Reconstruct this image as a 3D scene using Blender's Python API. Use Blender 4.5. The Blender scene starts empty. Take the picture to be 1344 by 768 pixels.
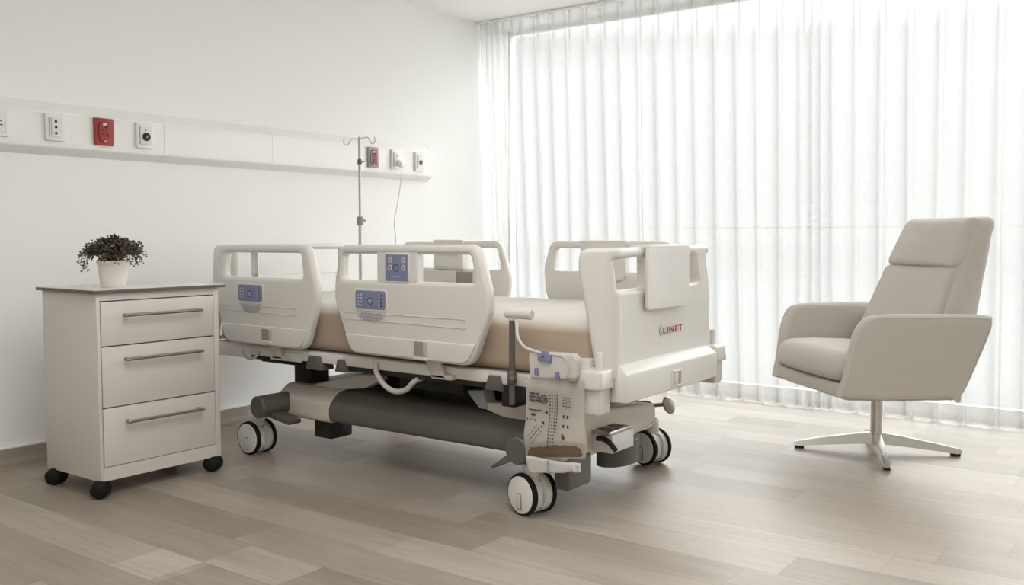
import bpy, bmesh, math, random
from mathutils import Vector, Matrix

SC = bpy.context.scene
COL = SC.collection
PI = math.pi
rnd = random.Random(7)

# ------------------------------------------------------------------ materials
def srgb(h):
    c = [int(h[i:i + 2], 16) / 255 for i in (0, 2, 4)]
    return tuple(x / 12.92 if x <= .04045 else ((x + .055) / 1.055) ** 2.4 for x in c) + (1,)


def mat(name, col, rough=.5, metal=0., spec=.5, var=.03, scale=6., bump=0., bscale=200., sheen=0., stretch=(1, 1, 1)):
    m = bpy.data.materials.new(name)
    m.use_nodes = True
    nt = m.node_tree
    b = nt.nodes['Principled BSDF']
    c = srgb(col) if isinstance(col, str) else tuple(col) + (1,)
    tc = nt.nodes.new('ShaderNodeTexCoord')
    mp = nt.nodes.new('ShaderNodeMapping')
    mp.inputs['Scale'].default_value = stretch
    nt.links.new(tc.outputs['Object'], mp.inputs[0])
    n = nt.nodes.new('ShaderNodeTexNoise')
    n.inputs['Scale'].default_value = scale
    n.inputs['Detail'].default_value = 3
    nt.links.new(mp.outputs[0], n.inputs['Vector'])
    mx = nt.nodes.new('ShaderNodeMix')
    mx.data_type = 'RGBA'
    mx.inputs[6].default_value = tuple(x * (1 - var) for x in c[:3]) + (1,)
    mx.inputs[7].default_value = tuple(min(1, x * (1 + var)) for x in c[:3]) + (1,)
    nt.links.new(n.outputs['Fac'], mx.inputs[0])
    nt.links.new(mx.outputs[2], b.inputs['Base Color'])
    b.inputs['Roughness'].default_value = rough
    b.inputs['Metallic'].default_value = metal
    b.inputs['Specular IOR Level'].default_value = spec
    if sheen:
        b.inputs['Sheen Weight'].default_value = sheen
        b.inputs['Sheen Roughness'].default_value = .5
    if bump:
        n2 = nt.nodes.new('ShaderNodeTexNoise')
        n2.inputs['Scale'].default_value = bscale
        n2.inputs['Detail'].default_value = 4
        nt.links.new(mp.outputs[0], n2.inputs['Vector'])
        bp = nt.nodes.new('ShaderNodeBump')
        bp.inputs['Strength'].default_value = bump
        bp.inputs['Distance'].default_value = .002
        nt.links.new(n2.outputs['Fac'], bp.inputs['Height'])
        nt.links.new(bp.outputs[0], b.inputs['Normal'])
    return m


M = {}
M['wall'] = mat('painted_plaster', (.87, .872, .86), .75, var=.012, scale=2, bump=.05, bscale=90)
M['ceiling'] = mat('ceiling_paint', (.88, .875, .86), .85, var=.01)
M['trim'] = mat('white_trim', (.80, .785, .76), .45, var=.01)
M['rail'] = mat('rail_enamel', (.86, .855, .84), .35, var=.01)
M['socket'] = mat('socket_plastic', (.80, .785, .75), .35, var=.015)
M['red'] = mat('red_plastic', srgb('98302a')[:3], .4, var=.05)
M['bed'] = mat('bed_plastic', (.70, .68, .645), .38, var=.015, scale=5)
M['frame'] = mat('frame_enamel', (.68, .655, .62), .4, var=.02)
M['cream'] = mat('chassis_cover', (.60, .55, .49), .42, var=.02)
M['beam'] = mat('beam_grey', (.125, .115, .10), .5, var=.04)
M['dark'] = mat('dark_grey_plastic', (.105, .097, .086), .5, var=.05)
M['black'] = mat('black_plastic', (.018, .017, .015), .5, spec=.3, var=.1)
M['rubber'] = mat('black_rubber', (.012, .012, .011), .7, spec=.2, var=.1)
M['metal'] = mat('brushed_metal', (.50, .48, .45), .34, metal=1., var=.05, scale=30)
M['handle'] = mat('satin_nickel', (.36, .33, .295), .4, metal=.9, var=.05, scale=30)
M['alu'] = mat('polished_aluminium', (.66, .64, .61), .32, metal=.95, var=.03, scale=20)
M['blue'] = mat('blue_membrane', srgb('7c81a3')[:3], .45, var=.03)
M['print'] = mat('dark_print', (.05, .048, .045), .6, var=.1)
M['paleprint'] = mat('pale_print', (.62, .60, .56), .6, var=.05)
M['logo'] = mat('red_logo_ink', srgb('a82c26')[:3], .5, var=.05)
M['greylogo'] = mat('grey_logo_ink', srgb('6d675f')[:3], .5, var=.05)
M['cabinet'] = mat('cabinet_laminate', (.68, .65, .61), .42, var=.012, scale=3)
M['drawer'] = mat('drawer_laminate', (.70, .67, .635), .40, var=.012, scale=3)
M['slab'] = mat('worktop_laminate', (.70, .68, .65), .25, var=.02)
M['slabedge'] = mat('worktop_edge', (.13, .12, .105), .5, var=.05)
M['pot'] = mat('matt_ceramic', (.80, .775, .74), .55, var=.03, bump=.05, bscale=60)
M['soil'] = mat('potting_soil', (.035, .028, .022), .9, var=.3, scale=60)
M['stem'] = mat('plant_stem', (.09, .075, .05), .7, var=.2, scale=40)
M['fabric'] = mat('chair_wool', (.57, .54, .495), .9, spec=.2, var=.05, scale=90, bump=.35, bscale=600, sheen=.25)
M['grey'] = mat('grey_plastic', (.30, .28, .25), .5, var=.04)
M['bluegrey'] = mat('bluegrey_plastic', (.33, .34, .38), .4, var=.05)
M['white'] = mat('white_plastic', (.76, .745, .72), .4, var=.02)
M['hose'] = mat('grey_hose', (.50, .47, .43), .4, var=.03)


def leaf_mat():
    m = bpy.data.materials.new('foliage')
    m.use_nodes = True
    nt = m.node_tree
    b = nt.nodes['Principled BSDF']
    g = nt.nodes.new('ShaderNodeNewGeometry')
    r = nt.nodes.new('ShaderNodeValToRGB')
    r.color_ramp.elements[0].color = (.025, .027, .018, 1)
    r.color_ramp.elements[1].color = (.34, .27, .215, 1)
    e = r.color_ramp.elements.new(.55)
    e.color = (.10, .085, .062, 1)
    nt.links.new(g.outputs['Random Per Island'], r.inputs[0])
    nt.links.new(r.outputs[0], b.inputs['Base Color'])
    b.inputs['Roughness'].default_value = .55
    return m


M['leaf'] = leaf_mat()


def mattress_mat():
    """tan cover; window light on the top is painted in as a paler colour"""
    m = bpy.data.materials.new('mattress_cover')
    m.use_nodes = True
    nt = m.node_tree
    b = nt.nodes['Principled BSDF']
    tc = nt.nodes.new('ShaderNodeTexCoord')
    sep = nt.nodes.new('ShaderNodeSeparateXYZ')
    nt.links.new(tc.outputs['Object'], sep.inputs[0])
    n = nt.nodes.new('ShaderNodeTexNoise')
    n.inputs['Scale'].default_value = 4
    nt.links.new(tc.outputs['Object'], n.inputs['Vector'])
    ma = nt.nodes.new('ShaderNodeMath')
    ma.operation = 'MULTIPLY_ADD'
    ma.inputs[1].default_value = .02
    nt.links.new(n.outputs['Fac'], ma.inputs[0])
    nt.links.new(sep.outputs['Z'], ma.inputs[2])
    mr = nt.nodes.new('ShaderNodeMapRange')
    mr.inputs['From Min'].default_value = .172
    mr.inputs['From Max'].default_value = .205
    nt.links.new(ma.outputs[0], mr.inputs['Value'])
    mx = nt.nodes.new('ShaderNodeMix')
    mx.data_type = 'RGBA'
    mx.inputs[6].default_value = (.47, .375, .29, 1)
    mx.inputs[7].default_value = (.66, .63, .585, 1)  # same cover, top painted paler for the window light
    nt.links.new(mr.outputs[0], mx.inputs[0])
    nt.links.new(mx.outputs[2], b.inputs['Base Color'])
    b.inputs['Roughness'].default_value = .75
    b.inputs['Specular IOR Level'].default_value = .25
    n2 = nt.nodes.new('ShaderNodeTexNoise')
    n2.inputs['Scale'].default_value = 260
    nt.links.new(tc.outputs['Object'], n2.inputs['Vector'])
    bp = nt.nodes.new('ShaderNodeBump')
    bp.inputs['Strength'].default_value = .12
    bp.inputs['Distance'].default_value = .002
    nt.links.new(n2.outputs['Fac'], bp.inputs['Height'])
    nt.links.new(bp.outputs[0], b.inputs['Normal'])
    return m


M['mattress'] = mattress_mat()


def wood_mat(name, vertical=False):
    """planks .187 m wide running along Y, each with its own tone and grain"""
    m = bpy.data.materials.new(name)
    m.use_nodes = True
    nt = m.node_tree
    N, L = nt.nodes, nt.links
    b = N['Principled BSDF']

    def math_(op, a, bb=None, c=None):
        n = N.new('ShaderNodeMath')
        n.operation = op
        for i, v in enumerate((a, bb, c)):
            if v is None:
                continue
            if isinstance(v, (int, float)):
                n.inputs[i].default_value = v
            else:
                L.new(v, n.inputs[i])
        return n.outputs[0]

    def combine(x, y, z=0.):
        n = N.new('ShaderNodeCombineXYZ')
        for i, v in enumerate((x, y, z)):
            if isinstance(v, (int, float)):
                n.inputs[i].default_value = v
            else:
                L.new(v, n.inputs[i])
        return n.outputs[0]

    def white(v):
        n = N.new('ShaderNodeTexWhiteNoise')
        n.noise_dimensions = '2D'
        L.new(v, n.inputs['Vector'])
        return n.outputs['Value']

    def noise(v, scale, detail, rough=.5):
        n = N.new('ShaderNodeTexNoise')
        n.inputs['Scale'].default_value = scale
        n.inputs['Detail'].default_value = detail
        n.inputs['Roughness'].default_value = rough
        L.new(v, n.inputs['Vector'])
        return n.outputs['Fac']
    tc = N.new('ShaderNodeTexCoord')
    sep = N.new('ShaderNodeSeparateXYZ')
    L.new(tc.outputs['Object'], sep.inputs[0])
    if vertical:      # skirting planks laid lengthwise along the wall
        px = math_('MULTIPLY', sep.outputs['Z'], 1.)
        py = math_('ADD', sep.outputs['X'], sep.outputs['Y'])
        row_w, length = .5, .55
    else:
        px, py = sep.outputs['X'], sep.outputs['Y']
        row_w, length = .187, 1.3
    rx = math_('DIVIDE', math_('SUBTRACT', px, .015), row_w)
    row = math_('FLOOR', rx)
    fx = math_('FRACT', rx)
    roff = white(combine(row, 3.7))
    ly = math_('ADD', math_('DIVIDE', py, length), math_('MULTIPLY', roff, 5.))
    seg = math_('FLOOR', ly)
    fy = math_('FRACT', ly)
    # one board in a few is cut once more
    cut = math_('GREATER_THAN', white(combine(row, math_('ADD', seg, 40.5))), .62)
    half = math_('MULTIPLY', math_('GREATER_THAN', fy, .74), cut)
    tone = white(combine(math_('ADD', row, math_('MULTIPLY', half, 17.3)), seg))
    ex = math_('MINIMUM', fx, math_('SUBTRACT', 1., fx))
    ey = math_('MINIMUM', fy, math_('SUBTRACT', 1., fy))
    ec = math_('ADD', math_('ABSOLUTE', math_('SUBTRACT', fy, .74)), math_('MULTIPLY', math_('SUBTRACT', 1., cut), 9.))
    gx = math_('LESS_THAN', ex, .0012 / row_w)
    gy = math_('LESS_THAN', math_('MINIMUM', ey, ec), .0010 / length)
    groove = math_('MAXIMUM', gx, gy)
    shift = math_('MULTIPLY', tone, 31.)
    gv = combine(math_('ADD', math_('MULTIPLY', px, 30.), shift), math_('MULTIPLY', py, 1.5), shift)
    grain = noise(gv, 1.8, 8, .68)
    gv2 = combine(math_('ADD', math_('MULTIPLY', px, 3.), shift), math_('MULTIPLY', py, .8), shift)
    cloud = noise(gv2, 1.8, 4, .55)
    for r_, y0_, y1_, amt in (() if vertical else ((8., 2.375, 2.62, .55), (11., 1.02, 2.05, .30))):     # two paler boards
        m_ = math_('MULTIPLY', math_('COMPARE', row, r_, .1), math_('MULTIPLY', math_('GREATER_THAN', py, y0_), math_('LESS_THAN', py, y1_)))
        tone = math_('ADD', tone, math_('MULTIPLY', m_, amt))
    v = math_('ADD', math_('MULTIPLY', tone, .27), math_('ADD', math_('MULTIPLY', grain, .52), math_('MULTIPLY', cloud, .34)))
    ramp = N.new('ShaderNodeValToRGB')
    cr = ramp.color_ramp
    cr.elements[0].position = .18
    cr.elements[0].color = FLOOR_DARK
    cr.elements[1].position = 1.05
    cr.elements[1].color = FLOOR_PALE
    e = cr.elements.new(.60)
    e.color = FLOOR_MID
    L.new(v, ramp.inputs[0])
    mx = N.new('ShaderNodeMix')
    mx.data_type = 'RGBA'
    L.new(math_('MULTIPLY', groove, .45), mx.inputs[0])
    L.new(ramp.outputs[0], mx.inputs[6])
    mx.inputs[7].default_value = (.12, .10, .08, 1)
    L.new(mx.outputs[2], b.inputs['Base Color'])
    L.new(math_('MULTIPLY_ADD', grain, .16, .30), b.inputs['Roughness'])
    b.inputs['Specular IOR Level'].default_value = .5
    bp = N.new('ShaderNodeBump')
    bp.inputs['Strength'].default_value = .12
    bp.inputs['Distance'].default_value = .003
    L.new(math_('SUBTRACT', grain, groove), bp.inputs['Height'])
    L.new(bp.outputs[0], b.inputs['Normal'])
    return m


FLOOR_DARK = (.185, .150, .115, 1)
FLOOR_MID = (.352, .305, .252, 1)
FLOOR_PALE = (.57, .525, .47, 1)
M['floor'] = wood_mat('floor_planks')
M['skirting'] = wood_mat('skirting_planks', True)


def curtain_mat(name, transp, col=(.93, .93, .92)):
    m = bpy.data.materials.new(name)
    m.use_nodes = True
    nt = m.node_tree
    nt.nodes.clear()
    out = nt.nodes.new('ShaderNodeOutputMaterial')
    tr = nt.nodes.new('ShaderNodeBsdfTransparent')
    tl = nt.nodes.new('ShaderNodeBsdfTranslucent')
    df = nt.nodes.new('ShaderNodeBsdfDiffuse')
    tr.inputs[0].default_value = (1, 1, 1, 1)
    tl.inputs[0].default_value = col + (1,)
    df.inputs[0].default_value = col + (1,)
    a = nt.nodes.new('ShaderNodeMixShader')
    a.inputs[0].default_value = .40
    nt.links.new(tl.outputs[0], a.inputs[1])
    nt.links.new(df.outputs[0], a.inputs[2])
    b = nt.nodes.new('ShaderNodeMixShader')
    tc = nt.nodes.new('ShaderNodeTexCoord')   # fine uneven weave
    n = nt.nodes.new('ShaderNodeTexNoise')
    n.inputs['Scale'].default_value = 30
    nt.links.new(tc.outputs['Object'], n.inputs['Vector'])
    mr = nt.nodes.new('ShaderNodeMapRange')
    mr.inputs['To Min'].default_value = 1 - transp - .02
    mr.inputs['To Max'].default_value = 1 - transp + .02
    nt.links.new(n.outputs['Fac'], mr.inputs['Value'])
    nt.links.new(mr.outputs[0], b.inputs[0])
    nt.links.new(tr.outputs[0], b.inputs[1])
    nt.links.new(a.outputs[0], b.inputs[2])
    nt.links.new(b.outputs[0], out.inputs[0])
    return m


M['curtain'] = curtain_mat('sheer_voile', .62, (.66, .665, .66))
M['header'] = curtain_mat('header_tape_voile', .80, (.66, .665, .66))


def clear_mat(name, tint, clear, rough=.1, dcol=(.8, .78, .75)):
    m = bpy.data.materials.new(name)
    m.use_nodes = True
    nt = m.node_tree
    nt.nodes.clear()
    out = nt.nodes.new('ShaderNodeOutputMaterial')
    tr = nt.nodes.new('ShaderNodeBsdfTransparent')
    tr.inputs[0].default_value = tint + (1,)
    pr = nt.nodes.new('ShaderNodeBsdfPrincipled')
    pr.inputs['Base Color'].default_value = dcol + (1,)
    pr.inputs['Roughness'].default_value = rough
    n = nt.nodes.new('ShaderNodeTexNoise')
    n.inputs['Scale'].default_value = 9
    tc = nt.nodes.new('ShaderNodeTexCoord')
    nt.links.new(tc.outputs['Object'], n.inputs['Vector'])
    mr = nt.nodes.new('ShaderNodeMapRange')
    mr.inputs['To Min'].default_value = 1 - clear - .06
    mr.inputs['To Max'].default_value = 1 - clear + .06
    nt.links.new(n.outputs['Fac'], mr.inputs['Value'])
    mx = nt.nodes.new('ShaderNodeMixShader')
    nt.links.new(mr.outputs[0], mx.inputs[0])
    nt.links.new(tr.outputs[0], mx.inputs[1])
    nt.links.new(pr.outputs[0], mx.inputs[2])
    nt.links.new(mx.outputs[0], out.inputs[0])
    return m


M['bag'] = clear_mat('bag_film', (.95, .93, .90), .56, .25, (.72, .69, .65))
M['bagcap'] = clear_mat('bag_chamber', (.95, .94, .92), .28, .25, (.74, .72, .69))
M['fluid'] = clear_mat('bag_fluid', (.62, .50, .40), .55, .2, (.22, .17, .13))
M['tube'] = clear_mat('clear_tube', (.95, .94, .92), .25, .2, (.75, .73, .70))


def glass_mat():
    m = bpy.data.materials.new('window_glass')
    m.use_nodes = True
    nt = m.node_tree
    nt.nodes.clear()
    out = nt.nodes.new('ShaderNodeOutputMaterial')
    tr = nt.nodes.new('ShaderNodeBsdfTransparent')
    gl = nt.nodes.new('ShaderNodeBsdfGlossy')
    gl.inputs['Roughness'].default_value = .02
    tr.inputs[0].default_value = (.97, .98, .98, 1)
    fr = nt.nodes.new('ShaderNodeFresnel')
    fr.inputs[0].default_value = 1.25
    mx = nt.nodes.new('ShaderNodeMixShader')
    nt.links.new(fr.outputs[0], mx.inputs[0])
    nt.links.new(tr.outputs[0], mx.inputs[1])
    nt.links.new(gl.outputs[0], mx.inputs[2])
    nt.links.new(mx.outputs[0], out.inputs[0])
    return m


M['glass'] = glass_mat()

# ------------------------------------------------------------------ geometry helpers
ORIGIN = Vector((0, 0, 0))      # origin of the thing being built; its parts are given in world metres


def finish(bm, name, material, parent=None, smooth=35, mats=None):
    bmesh.ops.remove_doubles(bm, verts=bm.verts, dist=1e-6)
    bmesh.ops.recalc_face_normals(bm, faces=bm.faces)
    me = bpy.data.meshes.new(name)
    bm.to_mesh(me)
    bm.free()
    for x in (mats or [material]):
        me.materials.append(x)
    if smooth:
        me.shade_smooth()
        me.set_sharp_from_angle(angle=math.radians(smooth))
    o = bpy.data.objects.new(name, me)
    COL.objects.link(o)
    if parent:
        o.parent = parent
        off = ORIGIN
    else:
        off = ORIGIN
        o.location = ORIGIN
    me.transform(Matrix.Translation(-off))
    return o


def root(name, loc, label, cat, group=None):
    global ORIGIN
    ORIGIN = Vector(loc)
    o = bpy.data.objects.new(name, None)
    o.empty_display_size = .1
    COL.objects.link(o)
    o.location = loc
    tag(o, label, cat, group)
    return o


def tag(o, label, cat, group=None):
    o['label'] = label
    o['category'] = cat
    if group:
        o['group'] = group
    return o


def struct(o):
    o['kind'] = 'structure'
    return o


def at(loc):
    global ORIGIN
    ORIGIN = Vector(loc)


def box(bm, x0, x1, y0, y1, z0, z1, bev=0., seg=2, M4=None, mi=0):
    v = [bm.verts.new((x, y, z)) for x in (x0, x1) for y in (y0, y1) for z in (z0, z1)]
    F = [(0, 1, 3, 2), (4, 6, 7, 5), (0, 4, 5, 1), (2, 3, 7, 6), (0, 2, 6, 4), (1, 5, 7, 3)]
    fs = [bm.faces.new([v[i] for i in f]) for f in F]
    bmesh.ops.recalc_face_normals(bm, faces=fs)
    geo = v
    if bev:
        ed = list({e for f in fs for e in f.edges})
        r = bmesh.ops.bevel(bm, geom=ed, offset=bev, segments=seg, profile=.5, affect='EDGES')
        fs = r['faces']
        geo = list({x for f in fs for x in f.verts} | {x for x in v if x.is_valid})
    if M4 is not None:
        for x in geo:
            x.co = M4 @ x.co
    return geo


def prism(bm, pts, f0, f1, bev=0., seg=2):
    """closed outline; f0/f1 turn an outline point into the two end positions"""
    a = [bm.verts.new(f0(*p)) for p in pts]
    b = [bm.verts.new(f1(*p)) for p in pts]
    n = len(pts)
    fs = [bm.faces.new(a), bm.faces.new(b[::-1])]
    for i in range(n):
        fs.append(bm.faces.new((a[i], b[i], b[(i + 1) % n], a[(i + 1) % n])))
    bmesh.ops.recalc_face_normals(bm, faces=fs)
    if bev:
        ed = list({e for f in fs for e in f.edges})
        bmesh.ops.bevel(bm, geom=ed, offset=bev, segments=seg, profile=.5, affect='EDGES')


def lathe(bm, prof, n=32, axis='Z', c=(0, 0, 0), M4=None, close=True):
    """profile of (radius, height)"""
    c = Vector(c)
    rings = []
    for r, h in prof:
        ring = []
        for i in range(n):
            a = 2 * PI * i / n
            if axis == 'Z':
                p = Vector((r * math.cos(a), r * math.sin(a), h))
            elif axis == 'X':
                p = Vector((h, r * math.cos(a), r * math.sin(a)))
            else:
                p = Vector((r * math.cos(a), h, r * math.sin(a)))
            p = p + c
            ring.append(bm.verts.new(M4 @ p if M4 is not None else p))
        rings.append(ring)
    for k in range(len(rings) - 1):
        for i in range(n):
            j = (i + 1) % n
            bm.faces.new((rings[k][i], rings[k][j], rings[k + 1][j], rings[k + 1][i]))
    if close:
        bm.faces.new(rings[0][::-1])
        bm.faces.new(rings[-1])


def smooth_path(pts, n=8, closed=False):
    P = [Vector(p) for p in pts]
    out = []
    m = len(P)
    rng = range(m if closed else m - 1)
    for i in rng:
        if closed:
            p0, p1, p2, p3 = P[i - 1], P[i], P[(i + 1) % m], P[(i + 2) % m]
        else:
            p0, p1, p2, p3 = P[max(i - 1, 0)], P[i], P[i + 1], P[min(i + 2, m - 1)]
        for k in range(n):
            t = k / n
            out.append(.5 * ((2 * p1) + (p2 - p0) * t + (2 * p0 - 5 * p1 + 4 * p2 - p3) * t * t + (3 * p1 - p0 - 3 * p2 + p3) * t ** 3))
    if not closed:
        out.append(P[-1])
    return out


def tube(bm, pts, r, n=10, smooth=6, closed=False):
    P = smooth_path(pts, smooth, closed) if smooth else [Vector(p) for p in pts]
    m = len(P)
    rings = []
    up = Vector((0, 0, 1))
    prev = None
    for i, p in enumerate(P):
        if closed:
            d = (P[(i + 1) % m] - P[i - 1])
        else:
            d = P[min(i + 1, m - 1)] - P[max(i - 1, 0)]
        d.normalize()
        if prev is None:
            x = d.cross(up)
            if x.length < .05:
                x = d.cross(Vector((0, 1, 0)))
        else:
            x = prev - d * prev.dot(d)
        x.normalize()
        prev = x
        y = d.cross(x)
        rr = r(i / max(1, m - 1)) if callable(r) else r
        rings.append([bm.verts.new(p + (x * math.cos(2 * PI * k / n) + y * math.sin(2 * PI * k / n)) * rr) for k in range(n)])
    for i in range(m if closed else m - 1):
        a, b = rings[i], rings[(i + 1) % m]
        for k in range(n):
            bm.faces.new((a[k], a[(k + 1) % n], b[(k + 1) % n], b[k]))
    if not closed:
        bm.faces.new(rings[0][::-1])
        bm.faces.new(rings[-1])


def fillet(pts, r, n=6):
    """round the corners of a closed outline; r may be a list"""
    out = []
    m = len(pts)
    for i in range(m):
        p = Vector(pts[i]).to_2d()
        a = Vector(pts[i - 1]).to_2d() - p
        b = Vector(pts[(i + 1) % m]).to_2d() - p
        rr = r[i] if isinstance(r, (list, tuple)) else r
        if rr <= 0:
            out.append(p)
            continue
        ang = a.angle(b)
        t = min(rr / math.tan(ang / 2), a.length * .48, b.length * .48)
        p0, p2 = p + a.normalized() * t, p + b.normalized() * t
        for k in range(n + 1):
            s = k / n
            out.append(p0 * (1 - s) ** 2 + p * 2 * s * (1 - s) + p2 * s * s)
    return out


def panel(bm, outer, holes, thick, bev, tf, res=3):
    """flat panel with holes and rounded rims; tf maps (u, v, w) to a position"""
    cu = bpy.data.curves.new('tmp', 'CURVE')
    cu.dimensions = '2D'
    cu.fill_mode = 'BOTH'
    for pts in [outer] + list(holes):
        s = cu.splines.new('POLY')
        s.points.add(len(pts) - 1)
        for q, p in zip(s.points, pts):
            q.co = (p[0], p[1], 0, 1)
        s.use_cyclic_u = True
    cu.bevel_depth = bev
    cu.bevel_resolution = res
    cu.offset = -bev
    cu.extrude = max(0, thick / 2 - bev)
    ob = bpy.data.objects.new('tmp', cu)
    COL.objects.link(ob)
    dg = bpy.context.evaluated_depsgraph_get()
    dg.update()
    me = bpy.data.meshes.new_from_object(ob.evaluated_get(dg))
    for v in me.vertices:
        v.co = tf(*v.co)
    bm.from_mesh(me)
    bpy.data.objects.remove(ob)
    bpy.data.curves.remove(cu)
    bpy.data.meshes.remove(me)


def rounded(bm, a, b, c, r, n=12, deform=None, M4=None):
    """box of half sizes a, b, c with round edges, a dense even skin for deforming"""
    verts = {}

    def vert(p):
        k = tuple(round(x, 6) for x in p)
        if k not in verts:
            q = Vector(p)
            inn = Vector((max(-(a - r), min(a - r, q.x)), max(-(b - r), min(b - r, q.y)), max(-(c - r), min(c - r, q.z))))
            d = q - inn
            if d.length > 1e-9:
                d.normalize()
            s = inn + d * r
            if deform:
                s = deform(s)
            verts[k] = bm.verts.new(M4 @ s if M4 is not None else s)
        return verts[k]

    def ts(h):
        # denser near the rims
        e = min(r, h)
        inner = [-(h - e) + 2 * (h - e) * i / n for i in range(n + 1)]
        rim = [e * i / 4 for i in range(1, 5)]
        return sorted(set([round(x, 6) for x in inner] + [round(h - e + x, 6) for x in rim] + [round(-(h - e) - x, 6) for x in rim]))
    X, Y, Z = ts(a), ts(b), ts(c)

    def grid(U, V, f):
        for i in range(len(U) - 1):
            for j in range(len(V) - 1):
                q = [vert(f(U[i], V[j])), vert(f(U[i + 1], V[j])), vert(f(U[i + 1], V[j + 1])), vert(f(U[i], V[j + 1]))]
                if len(set(q)) == 4:
                    bm.faces.new(q)
    for s in (-1, 1):
        grid(X, Y, lambda u, v: (u, v, s * c))
        grid(X, Z, lambda u, v: (u, s * b, v))
        grid(Y, Z, lambda u, v: (s * a, u, v))


def BM():
    return bmesh.new()


def boxpart(name, m, parent, *dims, bev=.004, seg=2):
    bm = BM()
    box(bm, *dims, bev=bev, seg=seg)
    return finish(bm, name, m, parent)


# ------------------------------------------------------------------ the room
WALL_Y = 4.06        # wall that carries the service rail
WIN_X = 5.48         # inner face of the window wall
CEIL = 2.472
BACK_X, FRONT_Y = -1.9, -2.3
at((0, 0, 0))
bm = BM(); box(bm, BACK_X - .15, WIN_X + .12, FRONT_Y - .15, WALL_Y + .15, -.12, 0)
struct(finish(bm, 'floor', M['floor'], smooth=0))
bm = BM(); box(bm, BACK_X - .15, WIN_X + .12, FRONT_Y - .15, WALL_Y + .15, CEIL, CEIL + .15)
struct(finish(bm, 'ceiling', M['ceiling'], smooth=0))
bm = BM(); box(bm, BACK_X - .15, WIN_X + .12, WALL_Y, WALL_Y + .15, 0, CEIL)
struct(finish(bm, 'wall_left', M['wall'], smooth=0))
bm = BM(); box(bm, BACK_X - .15, BACK_X, FRONT_Y - .15, WALL_Y, 0, CEIL)
struct(finish(bm, 'wall_back', M['wall'], smooth=0))
bm = BM(); box(bm, BACK_X, WIN_X + .12, FRONT_Y - .15, FRONT_Y, 0, CEIL)
struct(finish(bm, 'wall_right', M['wall'], smooth=0))
# window wall: sill strip, lintel and piers round one long opening
WY0, WY1, WZ0, WZ1 = -1.90, 4.058, .03, 2.468
bm = BM()
box(bm, WIN_X, WIN_X + .12, FRONT_Y, WY0, 0, CEIL)
box(bm, WIN_X, WIN_X + .12, WY1, WALL_Y, 0, CEIL)
box(bm, WIN_X, WIN_X + .12, WY0, WY1, 0, WZ0)
box(bm, WIN_X, WIN_X + .12, WY0, WY1, WZ1, CEIL)
struct(finish(bm, 'wall_front', M['wall'], smooth=0))
bm = BM()
fx0, fx1 = WIN_X + .04, WIN_X + .09
box(bm, fx0, fx1, WY0, WY1, WZ0, WZ0 + .04)
box(bm, fx0, fx1, WY0, WY1, WZ1 - .03, WZ1)
NB = 1
for i in range(NB + 1):
    yy = (WY0, WY1)[i]
    box(bm, fx0, fx1, max(WY0, yy - .008), min(WY1 - .004, yy + .008), WZ0 + .04, WZ1 - .03)
for i in range(NB):
    ya, yb = WY0 + .01, WY1 - .01
    box(bm, fx0, fx1, ya, yb, 1.042, 1.050)
win = struct(finish(bm, 'window_1', M['trim'], smooth=0))
bm = BM(); box(bm, fx0 + .025, fx0 + .031, WY0 + .02, WY1 - .02, WZ0 + .03, WZ1 - .03)
struct(finish(bm, 'window_pane', M['glass'], win, smooth=0))
# skirting in floor wood under a thin white cap
BH = .088
bm = BM(); box(bm, BACK_X, WIN_X, WALL_Y - .012, WALL_Y, 0, BH)
struct(finish(bm, 'baseboard_left', M['skirting'], smooth=0))
bm = BM(); box(bm, BACK_X, WIN_X, WALL_Y - .014, WALL_Y, BH, BH + .008, bev=.002)
struct(finish(bm, 'trim_1', M['trim']))
bm = BM(); box(bm, BACK_X, BACK_X + .012, FRONT_Y, WALL_Y - .012, 0, BH)
struct(finish(bm, 'baseboard_back', M['skirting'], smooth=0))
bm = BM(); box(bm, BACK_X + .012, WIN_X, FRONT_Y, FRONT_Y + .012, 0, BH)
struct(finish(bm, 'baseboard_right', M['skirting'], smooth=0))

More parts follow.
